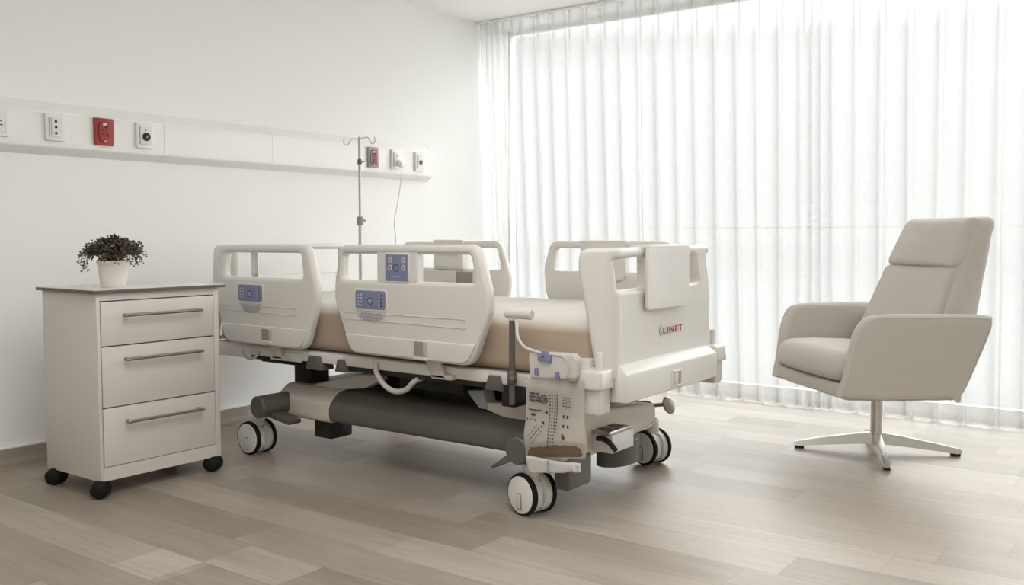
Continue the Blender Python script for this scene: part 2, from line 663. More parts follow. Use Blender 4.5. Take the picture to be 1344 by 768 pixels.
# ------------------------------------------------------------------ curtains
def curtain(name, y_start, y_end, pitch, label, seed, x_off=0., gathered=()):
    """pleated voile from y_start down to y_end; every pleat is flat cloth with a box fold tucked behind it"""
    rr = random.Random(seed)
    unit = [(0, 0), (.12, -.004), (.28, -.007), (.44, -.007), (.58, -.004), (.67, 0), (.705, .004), (.69, .011), (.64, .018),
            (.67, .028), (.76, .032), (.84, .032), (.93, .028), (.96, .018), (.91, .011), (.895, .004), (.93, 0)]
    pit = list(gathered) + [pitch] * round((y_start - sum(gathered) - y_end) / pitch)
    n = len(pit)
    ys = [y_start - sum(pit[:i]) for i in range(n)]
    bases = [(rr.uniform(-.12, .12), rr.uniform(.7, 1.3), rr.uniform(-1, 1)) for _ in range(n + 1)]
    rows = 26
    at((0, 0, 0))

    def grid(z0, z1, nr, dx, bm):
        R = []
        for k in range(nr + 1):
            z = z0 + (z1 - z0) * k / nr
            t = 1 - z / CEIL                         # 0 at the ceiling, 1 at the floor
            xb = 5.165 + .14 * t + x_off
            row = []
            for i in range(n):
                j, w, s = bases[i]
                amp = w * (1 + .35 * t)
                for u, d in unit:
                    uu = u + j * .5 + (.07 * s * t * math.sin(3 * t + i))
                    if .68 < u < .94:
                        uu = .81 + (u - .81) * (1 + .35 * s * t) + j * .5 + .07 * s * t * math.sin(3 * t + i)
                    y = ys[i] - uu * pit[i]
                    x = xb + d * amp + .010 * t * math.sin(i * 1.7 + seed) + .006 * t * math.sin(u * 6.3 + i)
                    y = min(y, WALL_Y - .006)
                    row.append(bm.verts.new((x + dx, y, z)))
            R.append(row)
        for k in range(nr):
            for i in range(len(R[0]) - 1):
                bm.faces.new((R[k][i], R[k][i + 1], R[k + 1][i + 1], R[k + 1][i]))
    bm = BM()
    grid(.006, CEIL - .012, rows, 0, bm)
    o = finish(bm, name, M['curtain'], smooth=60)
    tag(o, label, 'curtain', 'sheer white window curtains')
    bm = BM()
    grid(CEIL - .10, CEIL - .012, 2, .004, bm)
    finish(bm, 'header_tape', M['header'], o, smooth=60)
    bm = BM()
    grid(.006, .034, 1, .003, bm)
    finish(bm, 'hem', M['header'], o, smooth=60)
    return o


curtain('sheer_curtain', 4.05, 1.735, .1275, 'long pleated sheer white curtain behind the bed, ending in the room corner', 3, gathered=(.05, .045, .05, .055, .07, .09))
curtain('sheer_curtain', 1.785, -1.55, .142, 'long pleated sheer white curtain hanging behind the upholstered swivel armchair', 11, .004, gathered=(.05, .05, .07))
at((0, 0, 0))
bm = BM()
box(bm, 5.14, 5.24, -1.6, WALL_Y - .004, CEIL - .012, CEIL, bev=.002)
tag(finish(bm, 'curtain_track', M['trim']), 'slim white curtain track along the ceiling over the sheer curtains', 'curtain rail')

# ------------------------------------------------------------------ wall service rail and its outlets
RX1, RY = 4.60, 4.00
at((1.2, WALL_Y, 1.35))
bm = BM()
prof = [(WALL_Y, 1.350), (RY + .004, 1.378), (RY, 1.384), (RY, 1.532), (RY + .004, 1.538), (WALL_Y, 1.582)]
for xa, xb in ((1.2, 2.6485), (2.6505, 3.3), (3.302, RX1)):
    prism(bm, prof, lambda y, z: (xa, y, z), lambda y, z: (xb - (.055 * (WALL_Y - y) / .06 if xb == RX1 and y < 4.03 else 0) * 0, y, z))
    box(bm, xa, xb, RY - .0025, RY + .003, 1.5215, 1.5235)
    box(bm, xa, xb, RY - .0025, RY + .003, 1.3935, 1.3955)
rail = finish(bm, 'wall_service_rail', M['rail'], smooth=25)
tag(rail, 'long white horizontal service rail on the left wall carrying all the outlets', 'wall rail')
at((1.2, WALL_Y, 1.35))
bm = BM()
prism(bm, [(WALL_Y, 1.346), (RY - .002, 1.379), (RY - .002, 1.536), (WALL_Y, 1.586)], lambda y, z: (RX1, y, z),
      lambda y, z: (RX1 + .012, min(WALL_Y, y + .006), z), bev=.003)
finish(bm, 'end_cap', M['rail'], rail)


def outlet(x, label, kind, plate=None, w=.085, h=.118, z=1.466):
    plate = plate or M['socket']
    o_loc = (x, RY, z)
    r = root('wall_outlet' if kind != 'switch' else 'wall_switch', o_loc, label, 'socket' if kind != 'switch' else 'switch', 'outlets on the wall service rail')

    def tf(d):
        return lambda u, v, q: Vector((x + u, RY - d - q, z + v))
    bm = BM()
    panel(bm, fillet([(-w / 2, -h / 2), (w / 2, -h / 2), (w / 2, h / 2), (-w / 2, h / 2)], .007, 4), [], .013, .003, tf(.007))
    finish(bm, 'cover_plate', plate, r)
    iw, ih = w * .62, h * .72
    if kind in ('three', 'round', 'plug', 'ring', 'switch'):
        bm = BM()
        panel(bm, fillet([(-iw / 2, -ih / 2), (iw / 2, -ih / 2), (iw / 2, ih / 2), (-iw / 2, ih / 2)], .004, 3), [], .008, .002, tf(.014))
        ins = finish(bm, 'insert', M['white'], r)
        for s in (-1, 1):   # shadow gap round the insert
            bm = BM()
            box(bm, x + s * (iw / 2 + .0015) - .0008, x + s * (iw / 2 + .0015) + .0008, RY - .0142, RY - .012, z - ih / 2, z + ih / 2)
            finish(bm, 'insert_gap', M['grey'], r)
    if kind == 'three':
        for dz in (.024, 0, -.026):
            bm = BM(); lathe(bm, [(.0055, 0), (.0055, .003)], 14, 'Y', (x, RY - .0205, z + dz)); finish(bm, 'pin_hole', M['black'], ins)
        bm = BM(); box(bm, x - iw / 2 + .006, x - iw / 2 + .008, RY - .0188, RY - .017, z - .036, z + .036); finish(bm, 'seam', M['grey'], ins)
    if kind == 'round':
        bm = BM(); lathe(bm, [(.019, 0), (.019, .006), (.015, .007)], 28, 'Y', (x + .003, RY - .0245, z - .006)); sk = finish(bm, 'socket_well', M['black'], ins)
        bm = BM(); lathe(bm, [(.006, 0), (.006, .003)], 14, 'Y', (x + .003, RY - .0265, z - .006)); finish(bm, 'socket_centre', M['grey'], ins)
        bm = BM(); lathe(bm, [(.0035, 0), (.0035, .003)], 12, 'Y', (x, RY - .0205, z + .024)); finish(bm, 'indicator_hole', M['dark'], ins)
    if kind == 'ring':
        bm = BM(); tube(bm, [(x + .011 * math.cos(a), RY - .020, z - .004 + .012 * math.sin(a)) for a in [2 * PI * i / 12 for i in range(12)]], .003, 8, 2, True)
        finish(bm, 'socket_ring', M['dark'], ins)
        bm = BM(); lathe(bm, [(.0045, 0), (.0045, .003)], 12, 'Y', (x, RY - .0205, z - .004)); finish(bm, 'socket_centre', M['grey'], ins)
    if kind == 'plug':
        bm = BM(); lathe(bm, [(.0045, 0), (.0045, .003)], 12, 'Y', (x, RY - .0205, z + .022)); finish(bm, 'pin_hole', M['grey'], ins)
    if kind == 'switch':
        boxpart('slot', M['dark'], ins, x - .02, x + .012, RY - .0192, RY - .017, z + .002, z + .006, bev=0)
        boxpart('slot', M['dark'], ins, x - .02, x + .014, RY - .0192, RY - .017, z - .014, z - .009, bev=0)
    if kind in ('red', 'redback'):
        bm = BM()   # dark moulded outline of the emergency socket
        tube(bm, [(x - .018, RY - .0145, z + .040), (x - .026, RY - .0145, z + .030), (x - .026, RY - .0145, z - .030), (x - .014, RY - .0145, z - .042),
                  (x + .012, RY - .0145, z - .042)], .0016, 6, 3)
        finish(bm, 'moulding_line', M['black'], r)
        bm = BM()
        tube(bm, [(x + .012, RY - .0145, z + .012), (x + .014, RY - .0145, z - .008), (x + .018, RY - .0145, z - .022)], .0016, 6, 3)
        finish(bm, 'moulding_line', M['black'], r)
        boxpart('label_window', M['paleprint'], r, x - .008, x + .012, RY - .0165, RY - .012, z + .026, z + .040, bev=.003)
        boxpart('label_window', M['paleprint'], r, x - .004, x + .012, RY - .0165, RY - .012, z - .047, z - .040, bev=.002)
        bm = BM()
        lathe(bm, [(.006, 0), (.006, .003)], 12, 'Y', (x + .010, RY - .0165, z + .022))
        finish(bm, 'pin_hole', M['black'], r)
        for dz in (.004, -.012):
            boxpart('pin_hole', M['black'], r, x - .010, x - .003, RY - .0152, RY - .012, z + dz, z + dz + .003, bev=0)
    return r


outlet(1.875, 'white switch plate with two dark slots at the rail end, cut by the photo edge', 'switch')
outlet(2.113, 'white outlet with three dark pin holes in a column, above the cabinet', 'three')
outlet(2.338, 'red emergency outlet plate on the service rail above the cabinet and plant', 'red', M['red'], w=.094, h=.122)
outlet(2.540, 'white outlet with one large round black socket, beside the red plate', 'round')
outlet(4.052, 'grey and red outlet just behind the drip pole', 'redback', M['grey'], w=.086, h=.122)
outlet(4.252, 'white outlet with the white power plug pushed in', 'plug')
outlet(4.470, 'white outlet with a small ringed hole at the far end of the rail', 'ring')
# red face on the grey plate behind the pole
for o in list(COL.objects):
    if o.get('label', '').startswith('grey and red'):
        at((4.052, RY, 1.466))
        bm = BM(); box(bm, 4.052 - .012, 4.052 + .030, RY - .0155, RY - .012, 1.466 - .048, 1.466 + .046, bev=.002)
        finish(bm, 'red_face', M['red'], o)

cable = root('power_cable', (4.258, RY - .02, .70), 'thin white power cable with plug hanging from the rail down behind the bed', 'cable')
bm = BM()
lathe(bm, [(.010, 0), (.020, .004), (.022, .018), (.018, .026)], 20, 'Y', (4.262, RY - .046, 1.443))
box(bm, 4.246, 4.279, RY - .056, RY - .036, 1.415, 1.448, bev=.006)
finish(bm, 'plug', M['white'], cable)
bm = BM()
tube(bm, [(4.264, RY - .046, 1.42), (4.262, RY - .045, 1.36), (4.236, RY - .035, 1.20), (4.210, RY - .03, 1.08), (4.222, RY - .03, .98), (4.205, RY - .04, .85), (4.17, RY - .05, .55), (4.16, RY - .05, .012), (4.10, RY - .20, .006), (3.95, RY - .25, .006)], .0032, 8, 6)
finish(bm, 'cord', M['white'], cable)

# ------------------------------------------------------------------ bedside cabinet
CX0, CX1, CY0, CY1 = 1.889, 2.432, 3.31, 3.705
cab = root('bedside_cabinet', ((CX0 + CX1) / 2, (CY0 + CY1) / 2, 0), 'white three-drawer bedside cabinet on black castors against the left wall', 'cabinet')
bm = BM()
fr0, fr1 = CX0 + .014, CX1 - .024
zb, zt = .062, .781
t = .018
box(bm, CX0, CX0 + .014, CY0, CY1, zb, zt, bev=.0015)
box(bm, CX1 - .024, CX1, CY0, CY1, zb, zt, bev=.0015)
box(bm, CX0 + .014, CX1 - .024, CY0 + .0205, CY1 - .012, zb + .001, zb + .02)
box(bm, CX0 + .0135, CX1 - .0235, CY0 + .0002, CY0 + .02, zb + .0002, zb + .052)
box(bm, CX0 + .0135, CX1 - .0235, CY0 + .0002, CY1 - .012, .752, zt - .0002)
box(bm, CX0 + .0135, CX1 - .0235, CY1 - .0125, CY1 - .0005, zb + .0005, zt - .0004)
finish(bm, 'carcass', M['cabinet'], cab)
bm = BM()
box(bm, CX0 + .016, CX1 - .026, CY0 + .03, CY0 + .034, zb + .05, .755)
finish(bm, 'recess', M['black'], cab)
for z0, z1, hz in ((.5795, .7475, .694), (.3445, .5745, .524), (.1165, .3395, .282)):
    bm = BM()
    box(bm, fr0 + .0035, fr1 - .0035, CY0 - .001, CY0 + .028, z0, z1, bev=.0012)
    d = finish(bm, 'drawer', M['drawer'], cab)
    bm = BM()
    hx0, hx1 = fr0 + .092, fr1 - .082
    yb = CY0 - .032
    tube(bm, [(hx0, yb, hz), (hx1, yb, hz)], .0065, 12, 0)
    for hx in (hx0 + .006, hx1 - .006):
        tube(bm, [(hx, yb, hz), (hx, CY0 - .001, hz)], .0060, 10, 0)
        for q in (0,):
            lathe(bm, [(.0001, -.0075), (.005, -.0065), (.0075, 0), (.005, .0065), (.0001, .0075)], 14, 'X', (hx - .006 if hx < 2.1 else hx + .006, yb, hz))
    finish(bm, 'handle', M['handle'], d)
bm = BM()
box(bm, CX0 - .020, CX1 + .022, CY0 - .018, CY1 + .012, .781, .793, bev=.0015)
finish(bm, 'worktop', M['slabedge'], cab)
bm = BM()
box(bm, CX0 - .019, CX1 + .021, CY0 - .017, CY1 + .011, .7925, .7945, bev=.0006)
finish(bm, 'worktop_surface', M['slab'], cab)
for cx_, cy_, ca in ((CX0 + .006, CY0 + .012, 35), (CX1 - .030, CY0 + .016, 20), (CX0 + .010, CY1 - .05, 15), (CX1 - .032, CY1 - .05, -30)):
    bm = BM()
    CR = Matrix.Translation((cx_, cy_, .034)) @ Matrix.Rotation(math.radians(ca), 4, 'Z')
    lathe(bm, [(.0001, -.041), (.016, -.040), (.027, -.034), (.033, -.020), (.034, -.004), (.0325, 0), (.034, .004), (.033, .020), (.027, .034), (.016, .040), (.0001, .041)], 24, 'X', (0, 0, 0), M4=CR)
    cst = finish(bm, 'castor', M['rubber'], cab, smooth=50)
    bm = BM()
    lathe(bm, [(.016, .045), (.026, .056), (.026, .0625)], 18, 'Z', (cx_ + (.008 if ca in (35, 15) else 0), cy_ + (.01 if ca == 35 else 0), 0))
    finish(bm, 'swivel_mount', M['rubber'], cst)

# ------------------------------------------------------------------ potted plant
PX, PY, PZ = 2.034, 3.432, .7945
plant = root('potted_plant', (PX, PY, PZ), 'small bushy dark-leaved plant in a white pot on the cabinet', 'plant')
bm = BM()
lathe(bm, [(.001, .001), (.045, 0), (.047, .003), (.0505, .03), (.0585, .092), (.0605, .094), (.0605, .1055), (.0575, .107), (.0545, .105), (.0535, .088), (.001, .087)], 48, 'Z', (PX, PY, PZ), close=False)
finish(bm, 'pot', M['pot'], plant)
bm = BM()
lathe(bm, [(.0001, .096), (.030, .098), (.0535, .093), (.0535, .088), (.0001, .088)], 32, 'Z', (PX, PY, PZ), close=False)
finish(bm, 'soil', M['soil'], plant)
stems, leaves = BM(), BM()
pr = random.Random(12)


def leaf(bm, p, d, n, s):
    d = d.normalized()
    w = d.cross(n)
    if w.length < 1e-3:
        w = d.cross(Vector((0, 0, 1)))
    w.normalize()
    nn = w.cross(d)
    c = p + d * s * .5
    pts = [p, p + d * s * .35 + w * s * .34 + nn * s * .06, p + d * s * .75 + w * s * .26, p + d * s, p + d * s * .75 - w * s * .26, p + d * s * .35 - w * s * .34 + nn * s * .06]
    v = [bm.verts.new(x) for x in pts]
    bm.faces.new((v[0], v[1], v[2], v[3]))
    bm.faces.new((v[0], v[3], v[4], v[5]))


for i in range(130):
    az = 2 * PI * i * .618 + pr.uniform(-.2, .2)
    out = pr.uniform(.012, .100) if i % 3 else pr.uniform(.085, .128)
    # taller over the middle, arching over and down at the rim
    hgt = .135 - 3.6 * out * out + pr.uniform(-.030, .012)
    end_drop = max(0, out - .05) * pr.uniform(.0, 1.0)
    base = Vector((PX + .03 * math.cos(az) * pr.random(), PY + .03 * math.sin(az) * pr.random(), PZ + .09))
    ca, sa = math.cos(az), math.sin(az)
    P = [base, Vector((PX + ca * out * .45, PY + sa * out * .45, PZ + .09 + hgt * .62)),
         Vector((PX + ca * out * .85, PY + sa * out * .85, PZ + .085 + hgt * .78)), Vector((PX + ca * out, PY + sa * out, PZ + .08 + hgt * .72 - end_drop))]
    pts = smooth_path(P, 5)
    tube(stems, pts, .0009, 4, 0)
    for k in range(3, len(pts)):
        for _ in range(3):
            d = Vector((pr.gauss(0, 1) + ca * .8, pr.gauss(0, 1) + sa * .8, pr.gauss(.1, .8))).normalized()
            q = pts[k] + d * pr.uniform(.001, .010)
            leaf(leaves, q, d, Vector((pr.gauss(0, .5), pr.gauss(0, .5), 1)).normalized(), pr.uniform(.009, .0145))
finish(stems, 'stems', M['stem'], plant)
finish(leaves, 'foliage', M['leaf'], plant, smooth=0)

# ------------------------------------------------------------------ hospital bed
bed = root('hospital_bed', (3.19, 2.65, 0), 'white and grey adjustable hospital bed with raised side rails, head to the left wall', 'bed')
NX = 2.645     # outer face of the near rails
FXR = 3.72     # inner face of the far rails


def quad_strip(bm, P, Q):
    a = [bm.verts.new(p) for p in P]
    b = [bm.verts.new(p) for p in Q]
    for i in range(len(P) - 1):
        bm.faces.new((a[i], a[i + 1], b[i + 1], b[i]))


def keypad(parent, tf, u0, u1, v0, v1, seed, big=False):
    """blue membrane with printed keys, in panel coordinates"""
    r2 = random.Random(seed)
    bm = BM()
    panel(bm, fillet([(u0 - .007, v0 - .007), (u1 + .007, v0 - .007), (u1 + .007, v1 + .007), (u0 - .007, v1 + .007)], .016, 5), [], .006, .002, lambda u, v, w: tf(u, v, w + .002))
    finish(bm, 'keypad_bezel', M['bed'], parent)
    bm = BM()
    panel(bm, fillet([(u0, v0), (u1, v0), (u1, v1), (u0, v1)], .003 if big else .013, 5), [], .004, .001, lambda u, v, w: tf(u, v, w + .0045))
    finish(bm, 'keypad', M['blue'], parent)
    du, dv = u1 - u0, v1 - v0
    P_ = BM()
    D_ = BM()

    def dot(bm, u, v, w, h):
        panel(bm, fillet([(u - w / 2, v - h / 2), (u + w / 2, v - h / 2), (u + w / 2, v + h / 2), (u - w / 2, v + h / 2)], min(w, h) * .3, 2), [], .0012, .0003, lambda a, b, c: tf(a, b, c + .0068), 1)

    def ring(bm, u, v, r, t):
        panel(bm, [(u + r * math.cos(2 * PI * i / 24), v + r * math.sin(2 * PI * i / 24)) for i in range(24)],
              [[(u + (r - t) * math.cos(2 * PI * i / 24), v + (r - t) * math.sin(2 * PI * i / 24)) for i in range(24)]], .0012, .0002, lambda a, b, c: tf(a, b, c + .0068), 1)
    if big:
        for fu in (.2, .78):
            for fv in (.80, .50):
                dot(P_, u0 + du * fu, v0 + dv * fv, du * .16, dv * .21)
                ring(D_, u0 + du * fu, v0 + dv * fv + .001, du * .055, du * .03)
        ring(D_, u0 + du * .52, v0 + dv * .50, du * .13, du * .025)
        for k in range(5):
            dot(P_, u0 + du * (.36 + .07 * k), v0 + dv * .165, du * .055, dv * .035)
    else:
        ring(D_, u0 + du * .50, v0 + dv * .45, dv * .20, dv * .04)
        for k in range(5):
            a = 2 * PI * k / 5
            dot(P_, u0 + du * .5 + dv * .11 * math.cos(a), v0 + dv * .45 + dv * .11 * math.sin(a), dv * .07, dv * .06)
        for k in range(4):
            dot(D_, u0 + du * .14, v0 + dv * (.20 + .19 * k), du * .06, dv * .10)
            dot(P_, u0 + du * .185, v0 + dv * (.22 + .19 * k), du * .02, dv * .10)
            dot(P_, u0 + du * .80, v0 + dv * (.20 + .19 * k), du * .045, dv * (.05 + .06 * r2.random()))
            dot(P_, u0 + du * .90, v0 + dv * (.24 + .17 * k), du * .04, dv * .06)
    finish(P_, 'key_print', M['paleprint'], parent)
    finish(D_, 'key_outline', M['print'], parent)


def siderail(outline, radii, window, ledge, cut, slot, key, tf, far=False, housing=None, seed=1, blue=None, label=None):
    """one moulded side rail; outline and the rest are (along the bed, height); tf takes depth w outward"""
    bm = BM()
    body = fillet(outline, radii, 6)
    panel(bm, body, [fillet(window, [.022] * len(window), 5)], .046, .0165, tf, 4)
    rail_ = finish(bm, 'side_rail', M['bed'], bed, smooth=40)
    if label:
        rail_['label'] = label
    if far:
        return rail_
    # skirt moulding along the foot of the rail, stepped out from the face
    zl = ledge
    cl = []
    for i in range(len(body)):
        p, q = body[i - 1], body[i]
        if (p[1] < zl) != (q[1] < zl):
            t_ = (zl - p[1]) / (q[1] - p[1])
            cl.append((p[0] + (q[0] - p[0]) * t_, zl))
        if q[1] < zl:
            cl.append((q[0], q[1]))
    inner = []
    cu_ = sum(p[0] for p in cl) / len(cl)
    for p in cl:
        q = Vector((p[0], p[1]))
        q.x += .010 if q.x < cu_ else -.010
        q.y += .008 if q.y < zl - .02 else 0
        inner.append(q)
    bm = BM()
    panel(bm, inner, [], .012, .005, lambda u, v, w: tf(u, v, w + .0225), 3)
    finish(bm, 'skirt_moulding', M['bed'], rail_, smooth=40)
    # dark latch pocket in the skirt
    bm = BM()
    def plate(nm, m_, u0, u1, v0, v1, w0, w1, bev=0.):
        bm = BM()
        pa, pb = tf(u0, v0, w0), tf(u1, v1, w1)
        box(bm, min(pa.x, pb.x), max(pa.x, pb.x), pa.y, pb.y, pa.z, pb.z, bev=bev)
        return finish(bm, nm, m_, rail_)
    plate('latch_pocket', M['grey'], cut[0], cut[1], cut[2], cut[3], .024, .0292)
    plate('latch', M['hose'], cut[0] + .001, cut[0] + .020, cut[2], cut[3], .028, .0305, .001)
    plate('latch_lip', M['bed'], cut[0] - .002, cut[1] + .002, cut[2] - .004, cut[2] + .006, .026, .0325, .0015)
    # long shallow grip moulding
    bm = BM()
    s0, s1, v0, v1 = slot
    o_ = fillet([(s0, v0), (s1, v0 + .006), (s1, v1 - .002), (s0, v1)], .015, 5)
    i_ = [(p[0] * (1 - .0) + 0, p[1]) for p in o_]
    cx_, cy_ = (s0 + s1) / 2, (v0 + v1) / 2
    i_ = [(cx_ + (p[0] - cx_) * (1 - .006 / (s1 - s0)), cy_ + (p[1] - cy_) * (1 - .006 / (v1 - v0))) for p in o_]
    panel(bm, o_, [i_], .004, .0012, lambda u, v, w: tf(u, v, w + .0236), 1)
    finish(bm, 'grip_moulding', M['bed'], rail_)
    keypad(rail_, lambda u, v, w: tf(u, v, w + .022), *key, seed)
    # half-moon speaker mesh below the keypad
    k0, k1, kv0, kv1 = key
    bm = BM()
    moon = [(k0 + .004 + (k1 - k0 - .008) * i / 20, kv0 - .012 - .040 * math.sqrt(max(0, 1 - (2 * i / 20 - 1) ** 2))) for i in range(21)]
    panel(bm, moon + [(k1 - .004, kv0 - .010), (k0 + .004, kv0 - .010)], [], .004, .0008, lambda u, v, w: tf(u, v, w + .0235), 1)
    sp = finish(bm, 'speaker_mesh', M['cream'], rail_)
    bm = BM()
    for a in range(12):
        for b in range(5):
            u = k0 + .022 + (k1 - k0 - .044) * (a + .5 * (b % 2)) / 12
            v = kv0 - .017 - b * .0066
            f_ = 2 * (u - k0) / (k1 - k0) - 1
            if v > kv0 - .012 - .036 * math.sqrt(max(0, 1 - f_ * f_)):
                panel(bm, [(u - .0024, v - .0022), (u + .0024, v - .0022), (u + .0024, v + .0022), (u - .0024, v + .0022)], [], .001, .0002, lambda p, q, w: tf(p, q, w + .0258), 1)
    finish(bm, 'speaker_holes', M['blue'], rail_)
    return rail_


ntf = lambda u, v, w: Vector((NX + .023 - w, u, v))           # near side, facing -X
FR_OUT = [(2.806, .962), (2.088, .966), (2.034, .79), (2.034, .72), (2.118, .517), (2.745, .521), (2.838, .735), (2.836, .80)]
FR_RAD = [.05, .06, .15, .15, .075, .055, .10, .10]
foot_rail = siderail(FR_OUT, FR_RAD, [(2.784, .925), (2.790, .820), (2.098, .824), (2.122, .929)], .600, (2.325, 2.393, .530, .594),
                     (2.134, 2.780, .655, .692), (2.541, 2.706, .706, .780), ntf, seed=3)
# raised control panel standing in the window of the near foot rail
bm = BM()
panel(bm, fillet([(2.382, .812), (2.594, .812), (2.594, .945), (2.382, .945)], .006, 3), [], .040, .006, ntf)
hs = finish(bm, 'control_housing', M['bed'], foot_rail)
keypad(foot_rail, lambda u, v, w: ntf(u, v, w + .019), 2.425, 2.543, .822, .925, 9, True)
HR_OUT = [(3.604, .957), (2.995, .960), (2.945, .785), (2.946, .715), (3.020, .510), (3.560, .513), (3.618, .70), (3.622, .80)]
HR_RAD = [.05, .06, .15, .15, .075, .055, .10, .10]
head_rail = siderail(HR_OUT, HR_RAD, [(3.548, .922), (3.566, .814), (3.026, .814), (3.040, .924)], .600, (3.224, 3.290, .532, .589),
                     (3.065, 3.586, .656, .690), (3.285, 3.449, .707, .780), ntf, seed=4)
ftf = lambda u, v, w: Vector((FXR + .023 + w, u, v))          # far side, facing +X
far_foot = siderail([(2.492, .970), (1.852, .972), (1.80, .80), (1.81, .72), (1.87, .52), (2.44, .52), (2.522, .73), (2.530, .845)], FR_RAD,
                    [(2.463, .937), (2.473, .830), (1.865, .832), (1.885, .938)], .6, None, None, None, ftf, far=True)
far_head = siderail([(3.462, .962), (2.796, .970), (2.738, .80), (2.742, .73), (2.80, .52), (3.40, .52), (3.468, .70), (3.474, .80)], HR_RAD,
                    [(3.410, .932), (3.420, .826), (2.790, .826), (2.812, .934)], .6, None, None, None, ftf, far=True)
# control boxes hung on the inner side of the far rails
bm = BM()
panel(bm, fillet([(2.075, .790), (2.312, .790), (2.312, .976), (2.075, .976)], [.03, .03, .008, .008], 4), [], .052, .006, lambda u, v, w: Vector((FXR + .012 - w * 1., u, v)))
b_ = finish(bm, 'control_box', M['bed'], far_foot)
bm = BM(); box(bm, FXR - .016, FXR - .012, 2.150, 2.156, .83, .93); finish(bm, 'slot', M['dark'], far_foot)
bm = BM()
panel(bm, fillet([(3.023, .822), (3.224, .822), (3.224, .976), (3.023, .976)], .006, 3), [], .050, .006, lambda u, v, w: Vector((FXR + .015 - w, u, v)))
finish(bm, 'control_box', M['bed'], far_head)
bm = BM(); box(bm, FXR - .013, FXR - .009, 3.055, 3.195, .892, .93, bev=.001); finish(bm, 'display', M['cream'], far_head)
bm = BM(); box(bm, FXR - .013, FXR - .009, 3.045, 3.205, .834, .837); finish(bm, 'slot', M['grey'], far_head)
bm = BM(); box(bm, FXR - .004, FXR + .004, 2.965, 3.072, .748, .812, bev=.001); finish(bm, 'speaker_mesh', M['grey'], far_head)

# brackets that carry the rails
for name, pts in (('rail_bracket', [(2.372, .535), (2.300, .535), (2.262, .455), (2.335, .455)]), ('rail_bracket', [(3.290, .535), (3.222, .535), (3.196, .455), (3.262, .455)])):
    bm = BM()
    prism(bm, pts, lambda y, z: (2.672, y, z), lambda y, z: (2.690, y, z), bev=.004)
    box(bm, 2.672, 2.74, pts[2][0] - .03, pts[3][0], .452, .470, bev=.004)
    finish(bm, name, M['hose'], bed)

# ---- footboard
FY = 1.56
xz = lambda u, v, w: Vector((u, FY + .025 - w, v))
BENDX, BENDR, BENDA = (2.772, 3.475), .036, math.radians(66)


def bend(u, v, w):
    """flat footboard coordinates (w outward) to the moulding with its ends turned towards the bed"""
    side = -1 if u < BENDX[0] else (1 if u > BENDX[1] and v < .80 else 0)
    if not side:
        return Vector((u, FY + .025 - w, v))
    x0 = BENDX[0] if side < 0 else BENDX[1]
    am = BENDA if side < 0 else math.radians(30)
    s_ = abs(u - x0)
    yc = FY + .025 + BENDR
    a = min(s_ / BENDR, am)
    rest = max(0, s_ - am * BENDR)
    return Vector((x0 + side * ((BENDR + w) * math.sin(a) + rest * math.cos(a)), yc - (BENDR + w) * math.cos(a) + rest * math.sin(a), v))


bm = BM()
fo = [(2.640, .955), (3.472, .963), (3.478, .925), (3.452, .925), (3.484, .820), (3.520, .720), (3.532, .50), (2.706, .50), (2.655, .80), (2.640, .87)]
panel(bm, fillet(fo, [.045, .014, .010, .02, .05, .08, .02, .02, .1, .1], 5),
      [fillet([(2.750, .918), (2.762, .811), (2.956, .812), (2.953, .925)], .010, 4), fillet([(3.275, .926), (3.353, .925), (3.386, .822), (3.275, .815)], .008, 4)], .050, .016, lambda u, v, w: Vector((u, w, v)), 4)
bmesh.ops.remove_doubles(bm, verts=bm.verts, dist=1e-6)
for k in range(17):
    bmesh.ops.bisect_plane(bm, geom=bm.verts[:] + bm.edges[:] + bm.faces[:], plane_co=(BENDX[0] - .046 * (k - 1) / 14, 0, 0), plane_no=(1, 0, 0))
for v_ in bm.verts:
    v_.co = bend(v_.co.x, v_.co.z, v_.co.y)
footboard = finish(bm, 'footboard', M['bed'], bed, smooth=42)
bm = BM()   # lower bumper skirt with a sloping shoulder
prism(bm, [(FY + .10, .430), (FY - .036, .430), (FY - .036, .530), (FY - .002, .558), (FY + .10, .558)], lambda y, z: (2.738 + .02 * max(0, (z - .53)) / .028, y, z), lambda y, z: (3.488 - .02 * max(0, (z - .53)) / .028, y, z), bev=.007, seg=3)
finish(bm, 'bumper_skirt', M['bed'], footboard)
bm = BM()
panel(bm, [(3.082, .440), (3.160, .440), (3.160, .503), (3.082, .503)], [[(3.090, .448), (3.152, .448), (3.152, .495), (3.090, .495)]], .010, .003, lambda u, v, w: Vector((u, FY - .036 - w, v)), 2)
finish(bm, 'latch_frame', M['bed'], footboard)
bm = BM()
box(bm, 3.092, 3.122, FY - .044, FY - .034, .450, .492, bev=.002)
finish(bm, 'latch', M['cream'], footboard)
bm = BM()
box(bm, 3.088, 3.154, FY - .0375, FY - .034, .446, .497)
finish(bm, 'latch_pocket', M['grey'], footboard)
bm = BM()   # chart holder folded over the top bar
panel(bm, fillet([(2.925, .733), (3.258, .733), (3.258, .957), (2.925, .957)], [.022, .022, .004, .004], 5), [], .014, .004, lambda u, v, w: Vector((u, FY - .012 - w, v)), 3)
box(bm, 2.925, 3.258, FY - .019, FY + .056, .951, .966, bev=.006, seg=3)
finish(bm, 'chart_holder', M['bed'], footboard)
